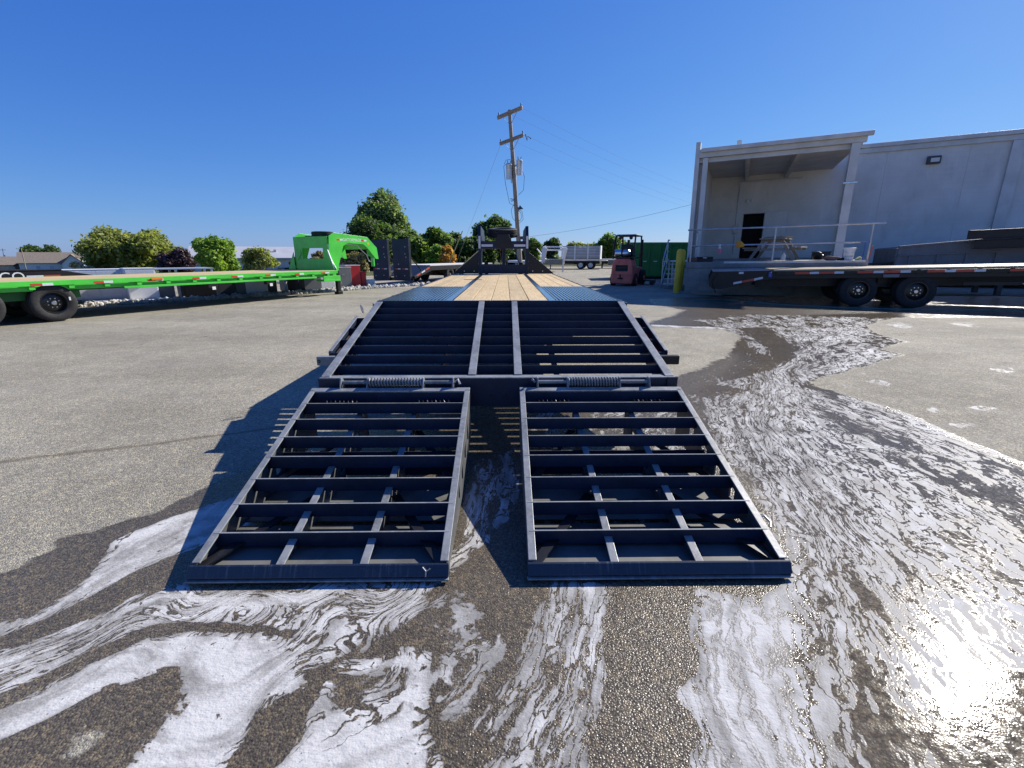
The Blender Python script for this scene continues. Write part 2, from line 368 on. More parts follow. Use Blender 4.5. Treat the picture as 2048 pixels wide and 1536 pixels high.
F([(1245, 1176), (1362, 1176), (1370, 1330), (1330, 1390), (1370, 1440), (1355, 1700), (1220, 1700), (1215, 1440), (1235, 1330)], 0.9, 0.03, 'sub')
foam *= sstep(sd / scale_d, -0.2, 0.8)
# small dried splashes on the far right of the lot
for x, y, hw in ((1760, 765, 28), (1725, 745, 26), (1690, 775, 20), (1870, 820, 24), (1960, 815, 35), (1930, 850, 42), (2010, 740, 30), (1800, 650, 30), (1930, 648, 35)):
    F([(x - hw, y - 2), (x, y - 6), (x + hw, y + 2), (x + hw * .6, y + 8), (x - hw * .4, y + 4)], 0.62, 0.02)
# flow lines of the run-off (value = metres across the flow)
STREAM = [(0.0, [(1640, 690), (1600, 740), (1640, 772), (1800, 840), (2060, 940), (2400, 1150)]), (.5, [(1600, 700), (1570, 750), (1600, 805), (1800, 930), (2060, 1110), (2400, 1400)]),
          (1.0, [(1560, 700), (1545, 770), (1550, 850), (1650, 970), (1850, 1210), (2060, 1450)]), (1.5, [(1540, 690), (1500, 760), (1480, 830), (1520, 920), (1600, 1060), (1690, 1300), (1760, 1560)]),
          (2.0, [(1480, 700), (1440, 750), (1370, 800), (1330, 950), (1350, 1180), (1370, 1560)]), (2.5, [(1380, 760), (1150, 850), (1150, 1000), (1190, 1180), (1130, 1560)]),
          (2.9, [(1100, 800), (1000, 900), (970, 1050), (930, 1250), (860, 1560)]), (3.15, [(960, 850), (915, 1050), (800, 1235), (640, 1340), (430, 1470), (320, 1560)]),
          (3.4, [(900, 850), (860, 1050), (780, 1190), (600, 1262), (420, 1250), (250, 1290), (0, 1400), (-200, 1490)]), (3.7, [(700, 950), (620, 1120), (520, 1190), (330, 1200), (0, 1335), (-200, 1420)]),
          (4.1, [(600, 900), (420, 1040), (250, 1125), (0, 1270), (-200, 1360)]), (-.6, [(1740, 650), (1830, 690), (1800, 720), (1720, 760), (1900, 830), (2100, 890)])]
cp = []; cv = []
for val, ln in STREAM:
    g_ = G(ln)
    for i in range(len(g_) - 1):
        for t in (0, .5): cp.append(g_[i] * (1 - t) + g_[i + 1] * t); cv.append(val)
cp = np.array(cp); cv = np.array(cv)
def kern(d2): return np.sqrt(d2 + 0.02)
A = kern(((cp[:, None] - cp[None]) ** 2).sum(-1)); wts = np.linalg.solve(A + 0.01 * np.eye(len(cp)), cv - cv.mean())
psi = np.zeros(len(Q))
for k0 in range(0, len(Q), 40000):
    q = Q[k0:k0 + 40000]; psi[k0:k0 + 40000] = kern(((q[:, None] - cp[None]) ** 2).sum(-1)) @ wts + cv.mean()

pool = sstep(poly_sd([(1420, 790), (1500, 720), (1400, 640), (1800, 625), (1800, 720), (1640, 770), (2060, 930), (2500, 1200), (2700, 1900), (1600, 1900), (1560, 1300), (1600, 1150), (1480, 900)], Qw) / 0.25, -1, 1)
gz_ = -0.036 * np.maximum(0, -P2[:, 0] - 15)
me = bpy.data.meshes.new('ground')
idx = np.arange(nxg * nyg).reshape(nyg, nxg)
fc = np.stack([idx[:-1, :-1], idx[:-1, 1:], idx[1:, 1:], idx[1:, :-1]], -1).reshape(-1, 4)
me.vertices.add(nxg * nyg); me.vertices.foreach_set('co', np.column_stack([P2, gz_]).astype(np.float32).ravel())
me.loops.add(fc.size); me.loops.foreach_set('vertex_index', fc.ravel().astype(np.int32))
me.polygons.add(len(fc)); me.polygons.foreach_set('loop_start', (np.arange(len(fc)) * 4).astype(np.int32))
me.update(); me.validate()
for nm, arr in (('wet', wet), ('foam', foam), ('psi', psi), ('pool', pool)):
    full = np.zeros(len(P2), np.float32); full[near] = arr
    a_ = me.attributes.new(nm, 'FLOAT', 'POINT'); a_.data.foreach_set('value', full)

def ground_mat():
    q = NT('asphalt_with_spill'); pos = q.n('NewGeometry').outputs['Position']
    A_ = lambda n: q.n('Attribute', attribute_name=n).outputs['Fac']
    W, Fm, Ps, Po = A_('wet'), A_('foam'), A_('psi'), A_('pool')
    xyz = q.n('SeparateXYZ', Vector=pos)
    # aggregate
    vo = q.n('TexVoronoi', Vector=pos, Scale=150.0); vo2 = q.n('TexVoronoi', Vector=pos, Scale=64.0)
    cell = q.n('SeparateColor', Color=vo.outputs['Color']).outputs[0]
    cell2 = q.n('SeparateColor', Color=vo2.outputs['Color']).outputs[1]
    fine = q.noise(pos, 260, 2).outputs[0]
    big = q.noise(pos, 0.55, 4).outputs[0]; mid = q.noise(pos, 4.0, 4).outputs[0]
    lanes = q.noise(q.vadd(q.scale(pos, (0.16, 0.55, 1)), q.scale(pos, (0, 0, 0))), 1.1, 4, 0.6).outputs[0]
    tone = q.math('ADD', q.math('ADD', q.math('MULTIPLY', big, 0.40), q.math('MULTIPLY', mid, 0.25)), q.math('MULTIPLY', lanes, 0.35))
    dry = q.mix(q.ramp(tone, 0.36, 0.64), (0.235, 0.222, 0.182), (0.365, 0.345, 0.282))
    st = q.mix(q.ramp(cell, 0.0, 1.0), (0.55, 0.55, 0.56), (1.5, 1.46, 1.36))
    st2 = q.mix(q.ramp(cell2, 0.55, 0.95), (0.92, 0.92, 0.93), (1.5, 1.42, 1.22))
    gaps = q.ramp(vo.outputs['Distance'], 0.75, 0.45)
    dry = q.mix(0.75, dry, q.mix(1.0, q.mix(1.0, dry, st, blend='MULTIPLY'), st2, blend='MULTIPLY'))
    dry = q.mix(q.math('MULTIPLY', q.math('SUBTRACT', 1.0, gaps), 0.35), dry, (0.07, 0.066, 0.06))
    # scuffs, tyre streaks, tar line, oil spots
    stv = q.vadd(q.scale(pos, (0.25, 0.9, 1)), q.scale(q.noise(pos, 0.3, 2).outputs['Color'], (1.2, 1.2, 0)))
    streak = q.ramp(q.noise(stv, 2.2, 5, 0.6).outputs[0], 0.52, 0.72)
    dry = q.mix(q.math('MULTIPLY', streak, 0.22), dry, (0.34, 0.33, 0.31))
    dark = q.ramp(q.noise(pos, 0.9, 5, 0.62).outputs[0], 0.60, 0.74)
    dry = q.mix(q.math('MULTIPLY', dark, 0.30), dry, (0.085, 0.08, 0.072))
    sp = q.n('TexVoronoi', Vector=pos, Scale=1.6)
    spot = q.ramp(q.math('ADD', sp.outputs['Distance'], q.math('MULTIPLY', fine, 0.05)), 0.085, 0.055)
    keep = q.ramp(q.n('SeparateColor', Color=sp.outputs['Color']).outputs[2], 0.66, 0.70)
    dry = q.mix(q.math('MULTIPLY', q.math('MULTIPLY', spot, keep), 0.8), dry, (0.03, 0.028, 0.026))
    tl = q.math('SUBTRACT', q.math('ADD', q.math('MULTIPLY', xyz.outputs[0], 0.42), q.math('MULTIPLY', q.noise(pos, 1.1, 4).outputs[0], 0.35)), q.math('SUBTRACT', xyz.outputs[1], 4.05))
    crack = q.math('MULTIPLY', q.ramp(q.math('ABSOLUTE', tl), 0.05, 0.0), q.ramp(xyz.outputs[0], -0.9, -1.3))
    dry = q.mix(q.math('MULTIPLY', crack, 0.6), dry, (0.09, 0.068, 0.045))
    # wet
    wn = q.math('ADD', W, q.math('MULTIPLY', q.math('SUBTRACT', q.noise(pos, 16, 4).outputs[0], 0.5), 0.9))
    wet_m = q.math('MULTIPLY', q.ramp(wn, 0.36, 0.60), q.ramp(W, 0.0, 0.15))
    wetc = q.mix(1.0, dry, (0.36, 0.325, 0.30), blend='MULTIPLY')
    base = q.mix(wet_m, dry, wetc)
    # foam: lanes along the flow lines
    wob = q.scale(q.vadd(q.noise(pos, 5.0, 4, 0.6).outputs['Color'], (0.5, 0.5, 0.5), 'SUBTRACT'), (0.34, 0.34, 0.34))
    wob2 = q.scale(q.vadd(q.noise(pos, 26.0, 3, 0.6).outputs['Color'], (0.5, 0.5, 0.5), 'SUBTRACT'), (0.07, 0.07, 0.0))
    fv = q.n('CombineXYZ', X=q.math('MULTIPLY', Ps, 9.0), Y=q.math('MULTIPLY', xyz.outputs[0], 2.2), Z=q.math('MULTIPLY', xyz.outputs[1], 2.2)).outputs[0]
    fv = q.vadd(q.vadd(fv, q.scale(wob, (2.4, 2.0, 2.0))), q.scale(wob2, (6, 3, 3)))
    n1 = q.noise(fv, 1.0, 4, 0.58).outputs[0]
    fv2 = q.n('CombineXYZ', X=q.math('MULTIPLY', Ps, 22.0), Y=q.math('MULTIPLY', xyz.outputs[0], 7.0), Z=q.math('MULTIPLY', xyz.outputs[1], 7.0)).outputs[0]
    fv2 = q.vadd(fv2, q.scale(wob, (7.0, 7.0, 7.0)))
    n2 = q.noise(fv2, 1.0, 3, 0.55).outputs[0]
    s_ = q.math('ADD', q.math('MULTIPLY', q.math('SUBTRACT', n1, 0.5), 2.4), q.math('MULTIPLY', q.math('SUBTRACT', n2, 0.5), 1.3))
    val = q.math('ADD', q.math('MULTIPLY', q.math('SUBTRACT', Fm, 0.5), 1.9), s_)
    fm = q.math('MULTIPLY', q.ramp(val, -0.04, 0.12), q.ramp(Fm, 0.03, 0.12))
    # dark winding threads in the marbled parts
    n3 = q.noise(q.vadd(q.scale(fv2, (0.50, 0.55, 0.55)), (4.1, 2.2, 7.7)), 1.0, 3, 0.5, 0.5).outputs[0]
    th = q.ramp(q.math('ABSOLUTE', q.math('SUBTRACT', n3, 0.5)), 0.016, 0.034)
    n4 = q.noise(q.vadd(q.scale(fv2, (1.3, 0.6, 0.6)), (9.3, 1.7, 3.1)), 0.8, 3, 0.5, 0.5).outputs[0]
    th2 = q.ramp(q.math('ABSOLUTE', q.math('SUBTRACT', n4, 0.48)), 0.014, 0.030)
    full_ = q.ramp(Fm, 0.88, 0.98)
    fm = q.math('MULTIPLY', fm, q.math('MAXIMUM', q.math('MULTIPLY', th, th2), full_))
    # torn bubbles
    bv = q.n('TexVoronoi', Vector=q.vadd(pos, wob2), Scale=17.0)
    bub = q.ramp(bv.outputs['Distance'], 0.10, 0.16)
    bk = q.ramp(q.n('SeparateColor', Color=bv.outputs['Color']).outputs[0], 0.84, 0.86)
    fm = q.math('MULTIPLY', fm, q.math('SUBTRACT', 1.0, q.math('MULTIPLY', bk, q.math('SUBTRACT', 1.0, bub))))
    # loose flecks of foam on the wet asphalt
    flv = q.n('TexVoronoi', Vector=fv2, Scale=0.85)
    fl = q.math('MULTIPLY', q.ramp(flv.outputs['Distance'], 0.26, 0.20), q.ramp(q.n('SeparateColor', Color=flv.outputs['Color']).outputs[1], 0.62, 0.64))
    fl = q.math('MULTIPLY', fl, q.ramp(Fm, 0.05, 0.20))
    fm = q.math('MAXIMUM', fm, fl)
    thick = q.math('ADD', q.math('MULTIPLY', q.noise(q.scale(fv, (2.4, 1.0, 1.0)), 1.0, 3, 0.55).outputs[0], 0.55), q.math('MULTIPLY', q.noise(pos, 7, 3).outputs[0], 0.45))
    tk = q.ramp(q.math('ADD', thick, q.math('MULTIPLY', q.math('SUBTRACT', val, 0.4), 0.16)), 0.36, 0.68)
    fcol = q.mix(tk, (0.29, 0.285, 0.27), (0.54, 0.535, 0.51))
    pv_ = q.n('TexVoronoi', Vector=pos, Scale=60.0)
    pin = q.math('MULTIPLY', q.ramp(pv_.outputs['Distance'], 0.20, 0.12), q.ramp(q.n('SeparateColor', Color=pv_.outputs['Color']).outputs[0], 0.90, 0.91))
    alpha = q.math('MULTIPLY', q.math('MULTIPLY', fm, q.math('SUBTRACT', 1.0, q.math('MULTIPLY', pin, 0.8))), q.math('ADD', 0.70, q.math('MULTIPLY', tk, 0.28)))
    base = q.mix(alpha, base, fcol)
    q.set(q.b.inputs['Base Color'], base)
    wr = q.math('ADD', 0.13, q.math('MULTIPLY', q.noise(pos, 40, 3).outputs[0], 0.22))
    wr = q.mix(Po, wr, q.math('ADD', 0.05, q.math('MULTIPLY', q.ramp(q.noise(pos, 30, 3, .6).outputs[0], .35, .65), 0.09)), 'FLOAT'); rough = q.mix(wet_m, 0.88, wr, 'FLOAT')
    rough = q.mix(fm, rough, q.math('ADD', 0.42, q.math('MULTIPLY', tk, 0.25)), 'FLOAT')
    q.set(q.b.inputs['Roughness'], rough)
    q.b.inputs['IOR'].default_value = 1.34
    q.set(q.b.inputs['Specular IOR Level'], q.mix(fm, q.mix(wet_m, 0.25, q.mix(Po, 0.38, 0.15, 'FLOAT'), 'FLOAT'), 0.10, 'FLOAT'))
    # relief
    hs_ = q.math('ADD', q.math('SUBTRACT', 0.7, vo.outputs['Distance']), q.math('MULTIPLY', fine, 0.35))
    amp = q.mix(wet_m, 1.0, q.mix(Po, 0.75, 0.06, 'FLOAT'), 'FLOAT'); amp = q.mix(fm, amp, 0.18, 'FLOAT')
    b1 = q.n('Bump', Height=hs_, Distance=0.0032, Strength=amp)
    b2 = q.n('Bump', Height=q.noise(q.scale(pos, (1.0, 1.7, 1.0)), 42, 2, 0.6).outputs[0], Distance=0.005, Strength=q.math('MULTIPLY', wet_m, q.mix(Po, 0.6, 0.055, 'FLOAT')), Normal=b1.outputs[0])
    q.set(q.b.inputs['Normal'], b2.outputs[0])
    return q.m
go = bpy.data.objects.new('ground', me); COL.objects.link(go); me.materials.append(ground_mat())
setp(go, 'worn grey asphalt yard with soapy wash water running over it', None, None, 'structure')
GRASS = mat('rough_grass', (0.085, 0.095, 0.035), 0.9, 0, 0.4, 0.6, 0.03, 8, 0.2)
m = MB(); m.add([(-200, 24, lot_z(-200) + .05), (-60, 24, lot_z(-60) + .05), (-17, 26, lot_z(-17) + .03), (-6, 34, .03), (-2, 52, .03), (40, 70, .03), (300, 70, .03), (300, 400, .03), (-15, 400, .03), (-200, 400, lot_z(-200) + .05)],
      [tuple(range(10))])
m.v[8] = (-15.0, 400, .03)
b_ = MB()
def strip(xa, ya, xb, yb, y2=420):
    za, zb = lot_z(xa) + .03, lot_z(xb) + .03
    b_.add([(xa, ya, za), (xb, yb, zb), (xb, y2, zb), (xa, y2, za)], [(0, 1, 2, 3)])
for (xa, ya), (xb, yb) in zip([(-400, 24), (-60, 24), (-15, 27), (-6, 36), (-2, 56), (40, 74)], [(-60, 24), (-15, 27), (-6, 36), (-2, 56), (40, 74), (400, 80)]): strip(xa, ya, xb, yb)
setp(b_.build('grass_verge', GRASS), 'rough grass beyond the edge of the asphalt yard', None, None, 'structure')

# ---------------------------------------------------------------- wheels
_wheel_cache = {}
def wheel_meshes(Rt, wd, rimc):
    key = (Rt, wd, rimc)
    if key in _wheel_cache: return _wheel_cache[key]
    Rr = Rt * 0.56; h = wd / 2
    t = MB().lathe([(Rr, -h * .78), (Rr * 1.08, -h * .92), (Rt * .80, -h), (Rt * .93, -h * .93), (Rt * .985, -h * .78), (Rt * .985, -h * .62), (Rt * .965, -h * .60), (Rt * .965, -h * .50), (Rt, -h * .48),
                    (Rt, -h * .12), (Rt * .975, -h * .10), (Rt * .975, h * .10), (Rt, h * .12), (Rt, h * .48), (Rt * .965, h * .50), (Rt * .965, h * .60), (Rt * .985, h * .62), (Rt * .985, h * .78), (Rt * .93, h * .93), (Rt * .80, h), (Rr * 1.08, h * .92), (Rr, h * .78)], 48, 'x', close=True)
    r = MB().lathe([(Rr * 1.03, -h * .8), (Rr * .95, -h * .74), (Rr * .93, -h * .2), (Rr * .93, h * .1), (Rr * .80, h * .18), (Rr * .62, h * .30), (Rr * .40, h * .32), (Rr * .001, h * .32),
                    (Rr * .001, h * .22), (Rr * .5, h * .18), (Rr * .84, h * .05), (Rr * .90, h * .5), (Rr * .95, h * .80), (Rr * 1.05, h * .84), (Rr * 1.05, h * .9), (Rr * .98, h * .9)], 32, 'x')
    hb = MB().lathe([(.001, h * .85), (Rr * .17, h * .84), (Rr * .21, h * .76), (Rr * .22, h * .3)], 16, 'x')
    for k in range(8):
        a = 2 * math.pi * (k + .5) / 8
        hb.cyl((h * .28, Rr * .44 * math.cos(a), Rr * .44 * math.sin(a)), (h * .52, Rr * .44 * math.cos(a), Rr * .44 * math.sin(a)), Rr * .055, 6)
    res = (t.mesh('tyre', True), r.mesh('wheel', True), hb.mesh('hub', False))
    res[0].materials.append(RUBBER); res[1].materials.append(rimc); res[2].materials.append(CHROME)
    _wheel_cache[key] = res
    return res
def wheel(parent, loc, Rt=0.385, wd=0.23, rotz=0.0, rimc=None):
    t, r, hb = wheel_meshes(Rt, wd, rimc or RIMBLK)
    o = link('wheel', r, None, parent, loc=loc, rot=(0, 0, rotz)); link('tyre', t, None, o); link('hub', hb, None, o)
    return o
def tape(parent, a, b, hgt, n, red, thick=0.004, group=None):
    """one strip of reflective tape: box between a and b lying against a face with normal n"""
    d = Vector(b) - Vector(a); n = Vector(n).normalized(); m = MB(); m.bar(Vector(a) + n * thick / 2, Vector(b) + n * thick / 2, hgt, thick, up=n)
    return m.build('reflective_tape', TAPE_R if red else TAPE_W, parent)

# ---------------------------------------------------------------- the main trailer (dark navy gooseneck flatbed, seen from its ramps)
YD = 4.714                       # rear edge of the flat deck
TR = thing('gooseneck_trailer', 'dark navy flatbed trailer with pine deck and two slatted ramps folded down', 'trailer', (-0.055 - 0.0135 * YD, YD, 0), (0, 0, 0.0135))
ZD = 0.877; L = 7.25             # deck height, flat length
HW = 1.295
def P_(name, mb, m_=NAVY, parent=TR, bevel=0.002, **k): return mb.build(name, m_, parent, bevel=bevel, **k)
# planks between the steel strips
pl = []
xs = [-.500, -.300, -.100, .100, .300, .500]
for i in range(5): pl.append((xs[i] + .003, xs[i + 1] - .003, 0.045, L - .05))
for s_ in (-1, 1):
    xo = [.580, .752, .924, 1.096, 1.236]
    for i in range(4):
        a_, b2 = sorted((s_ * (xo[i] + .003), s_ * (xo[i + 1] - .003))); pl.append((a_, b2, 2.36, L - .05))
for (x0, x1, y0, y1) in pl:
    w_ = (x1 - x0) / 2; le = (y1 - y0) / 2; dz = random.uniform(-.003, .003)
    o = MB().box(-w_, w_, -le, le, -.036, 0).build('deck_plank', PINE, TR, bevel=0.004, loc=((x0 + x1) / 2, (y0 + y1) / 2, ZD + dz))
# steel strips and the drive-over plates with bars
for s_ in (-1, 1):
    P_('deck_strip', MB().box(s_ * .54 - .037, s_ * .54 + .037, .043, L, ZD - .03, ZD + .004), GLOSSY)
    a_, b2 = sorted((s_ * .580, s_ * 1.238))
    m = MB().box(a_, b2, .043, 2.35, ZD - .03, ZD - .012)
    P_('drive_over_plate', m, GLOSSY)
    n = 17
    for i in range(n):
        x = a_ + .02 + (b2 - a_ - .04) * i / (n - 1)
        P_('tread_bar', MB().box(x - .011, x + .011, .050, 2.345, ZD - .012, ZD + .002), GLOSSY, bevel=.0015)
    P_('tread_crossbar', MB().box(a_ + .004, b2 - .004, .30, .322, ZD - .0115, ZD - .0005), NAVY)
    # side beam, rub rail, stake pockets
    P_('side_channel', MB().box(*sorted((s_ * 1.240, s_ * 1.256)), .0, L + .02, ZD - .20, ZD + .004))
    P_('rub_rail', MB().box(*sorted((s_ * 1.288, s_ * 1.298)), -.02, L, ZD - .115, ZD - .012), NAVY_SHEEN)
    for k in range(12):
        y = .12 + k * .62
        P_('stake_pocket', MB().box(*sorted((s_ * 1.2565, s_ * 1.2875)), y, y + .09, ZD - .15, ZD - .002), bevel=0)
    P_('main_beam', MB().box(s_ * .46 - .006, s_ * .46 + .006, .06, L + .8, .50, ZD - .045).box(s_ * .46 - .07, s_ * .46 + .07, .06, L + .8, .488, .4995).box(s_ * .46 - .07, s_ * .46 + .07, .06, L + .8, ZD - .0445, ZD - .037), BLACK, bevel=0)
for k in range(12):
    P_('cross_member', MB().box(-1.238, 1.238, .2 + k * .6, .27 + k * .6, ZD - .13, ZD - .037), BLACK, bevel=0)
P_('rear_deck_beam', MB().box(-1.255, 1.255, .0, .042, ZD - .16, ZD + .005), NAVY)
P_('deck_edge_strip', MB().box(-1.25, 1.25, -.004, .030, ZD + .0052, ZD + .010), GLOSSY)
# axles and dual wheels
for y in (3.0, 4.05):
    P_('axle', MB().cyl((-1.0, y, .40), (1.0, y, .40), .06, 12), BLACK, bevel=0)
    for s_ in (-1, 1):
        for dx in (1.12, .84): wheel(TR, (s_ * dx, y, .385), .385, .215, 0 if s_ > 0 else math.pi)
# ---- beavertail: frame rails, centre rails, slats
BY0, BZ0, BY1, BZ1 = -.005, ZD, 3.153 - YD, .500
def bv(t): return BY0 + (BY1 - BY0) * t, BZ0 + (BZ1 - BZ0) * t
bl = math.hypot(BY1 - BY0, BZ1 - BZ0); nb = Vector((0, -(BZ1 - BZ0), BY1 - BY0)).normalized(); nb = nb if nb.z > 0 else -nb
for s_ in (-1, 1):
    a_, b2 = Vector((s_ * 1.225, BY0, BZ0 - .055)), Vector((s_ * 1.225, BY1, BZ1 - .055))
    P_('tail_side_rail', MB().bar(a_ + nb * -.03, b2 + nb * -.03, .012, .16, nb))
    P_('tail_rail_cap', MB().bar(a_ + nb * .0555, b2 + nb * .0555, .062, .010, nb), NAVY_SHEEN)
for x, s_ in ((-.190, -1), (.142, 1)):
    a_, b2 = Vector((x, BY0 + .004, BZ0 - .003)), Vector((x, BY1 + .03, BZ1 - .003))
    P_('tail_centre_rail', MB().bar(a_ + nb * .004, b2 + nb * .004, .056, .012, nb), NAVY_SHEEN)
    P_('tail_centre_web', MB().bar(a_ - nb * .06, b2 - nb * .06, .010, .110, nb), NAVY)
for k in range(1, 9):
    y, z = bv(k / 9.0)
    z -= .004
    for xa, xb in ((-1.218, -.220), (-.160, .112), (.172, 1.218)):
        P_('tail_slat', MB().prism([(y, z), (y + .008, z), (y + .008, z - .060), (y + .05, z - .060), (y + .05, z - .068), (y, z - .068)], xa, xb, 'x'), NAVY, bevel=.0015)
for s_ in (-1, 1):   # longitudinal main beams under the tail
    P_('tail_beam', MB().prism([(BY0, BZ0 - .14), (BY1 + .02, BZ1 - .10), (BY1 + .02, BZ1 - .20), (BY0, BZ0 - .36)], s_ * .46 - .006, s_ * .46 + .006, 'x'), BLACK, bevel=0)
# lamp boxes outside the tail rails
for s_ in (-1, 1):
    x0, x1 = 1.262, 1.345
    p0 = (3.57 - YD, .570); p1 = (4.31 - YD, .755)
    def lb(t, off=0): return Vector((0, p0[0] + (p1[0] - p0[0]) * t, p0[1] + (p1[1] - p0[1]) * t + off))
    ex = Vector((s_, 0, 0))
    P_('lamp_box_outer', MB().bar(lb(0, -.03) + ex * x1, lb(1, -.03) + ex * x1, .010, .11, (0, 0, 1)))
    P_('lamp_box_cap', MB().bar(lb(0, .0285) + ex * (x1 - .006), lb(1, .0285) + ex * (x1 - .006), .026, .006, nb), NAVY_SHEEN)
    P_('lamp_box_floor', MB().bar(lb(.0, -.075) + ex * (x0 + x1) / 2, lb(1, -.075) + ex * (x0 + x1) / 2, .09, .008, nb), NAVY)
    for t in (0.01, .34, .67, .99): P_('lamp_box_divider', MB().bar(lb(t, -.03) + ex * (x0 + .002), lb(t, -.03) + ex * (x1 - .006), .012, .085, (0, 0, 1)))
    for t in (.18, .51): P_('tail_lamp', MB().bar(lb(t - .12, -.045) + ex * (x0 + .05), lb(t + .12, -.045) + ex * (x0 + .05), .05, .03, nb), LENS_R, bevel=.005)
    P_('side_stub', MB().box(*sorted((s_ * 1.232, s_ * 1.415)), 3.47 - YD, 3.52 - YD, .505, .575), NAVY_SHEEN if s_ < 0 else BLACK, bevel=.006)
    P_('stub_hole', MB().lathe([(.006, 0), (.013, .001), (.013, .004), (.006, .004)], 12, 'y', o=(s_ * 1.395, 3.4685 - YD - .001, .54)), BLACK, bevel=0)
ring = [(0, 0, 0), (0, .012, .035), (0, .0, .07), (0, -.02, .075), (0, -.03, .04), (0, -.02, .005), (0, 0, 0)]
P_('chain_link', MB().tube([(-1.31 + .25 * p[2] * -1, 4.42 - YD + p[1], .80 + p[2]) for p in ring], .006, 6), GALV, bevel=0)
# ---- rear bumper and spring hinges
yb = 3.150 - YD
P_('rear_bumper', MB().box(-1.272, 1.272, yb - .03, yb - .018, .285, .490).box(-1.272, 1.272, yb - .018, yb + .045, .285, .297), NAVY)
P_('bumper_top', MB().box(-1.262, 1.262, yb - .032, yb + .040, .4905, .4995), NAVY_SHEEN)
for x in (-.05, .055): P_('bumper_bolt', MB().cyl((x, yb - .03, .36), (x, yb - .042, .36), .011, 8), BLACK, bevel=0)
ysh = 3.075 - YD; zsh = .478
for sgn, (xa, xb, xs0, xs1, br) in ((-1, (-1.10, -.315, -.90, -.525, (-1.09, -.905, -.522, -.315))), (1, (.27, 1.06, .485, .845, (.275, .485, .848, 1.055)))):
    P_('hinge_shaft', MB().cyl((xa, ysh, zsh), (xb, ysh, zsh), .013, 10), NAVY_SHEEN, bevel=0)
    nturn = 18; pts = []
    for i in range(nturn * 12 + 1):
        t = i / 12.0; a_ = 2 * math.pi * t; pts.append((xs0 + (xs1 - xs0) * t / nturn, ysh + .027 * math.cos(a_), zsh + .027 * math.sin(a_)))
    P_('lift_spring', MB().tube(pts, .0075, 6), NAVY_SHEEN, bevel=0)
    for x in br:
        P_('hinge_bracket', MB().prism([(ysh - .07, .40), (ysh + .045, .40), (ysh + .045, .47), (ysh + .018, .512), (ysh - .018, .512), (ysh - .05, .445)], x - .005, x + .005, 'x'), NAVY_SHEEN)
    P_('hinge_pin', MB().tube([(xa - .01, ysh, zsh), (xa - .035, ysh, zsh + .02), (xa - .03, ysh - .02, zsh + .035)] if sgn > 0 else [(xb + .01, ysh, zsh), (xb + .035, ysh, zsh + .02), (xb + .05, ysh - .02, zsh - .01)], .008, 6), GALV, bevel=0)
P_('corner_tab', MB().prism([(1.20, .50), (1.20, .40), (1.24, .375), (1.272, .39), (1.275, .50)], yb - .043, yb - .031, 'y'), NAVY)
# ---- the two ramps
RY0, RZ0, RY1, RZ1 = 3.020 - YD, .445, 1.655 - YD, .068
rl = math.hypot(RY1 - RY0, RZ1 - RZ0); rd = Vector((0, RY1 - RY0, RZ1 - RZ0)).normalized(); rn = Vector((0, -rd.z, rd.y)); rn = rn if rn.z > 0 else -rn
def rp(x, t, off=0): return Vector((x, RY0 + (RY1 - RY0) * t, RZ0 + (RZ1 - RZ0) * t)) + rn * off
def ramp_low(y):   # underside line of the deep side plates
    yw = y + YD
    if yw < 2.40: return .018
    return .018 + (yw - 2.40) / .60 * .085
def side_plate(xa, xb, holes, drop=.012):
    m = MB(); ts = [0.0]
    for a_, b2 in holes: ts += [a_, b2]
    ts.append(1.0)
    for i in range(len(ts) - 1):
        ya, za = RY0 + (RY1 - RY0) * ts[i], RZ0 + (RZ1 - RZ0) * ts[i] - drop * (1 - .72 * (drop > .02) * ts[i])
        yb_, zb_ = RY0 + (RY1 - RY0) * ts[i + 1], RZ0 + (RZ1 - RZ0) * ts[i + 1] - drop * (1 - .72 * (drop > .02) * ts[i + 1])
        la, lb_ = ramp_low(ya), ramp_low(yb_)
        hole = i % 2 == 1
        if not hole: m.prism([(ya, za), (yb_, zb_), (yb_, min(lb_, zb_ - .02)), (ya, min(la, za - .02))], xa, xb, 'x')
        else:
            fa, fb = la + (za - la) * .30, lb_ + (zb_ - lb_) * .34; ga, gb = la + (za - la) * .70, lb_ + (zb_ - lb_) * .66
            m.prism([(ya, za), (yb_, zb_), (yb_, gb), (ya, ga)], xa, xb, 'x'); m.prism([(ya, fa), (yb_, fb), (yb_, lb_), (ya, la)], xa, xb, 'x')
    return m
RAMPS = ((-1.285, -.195, -1), (.148, 1.268, 1))
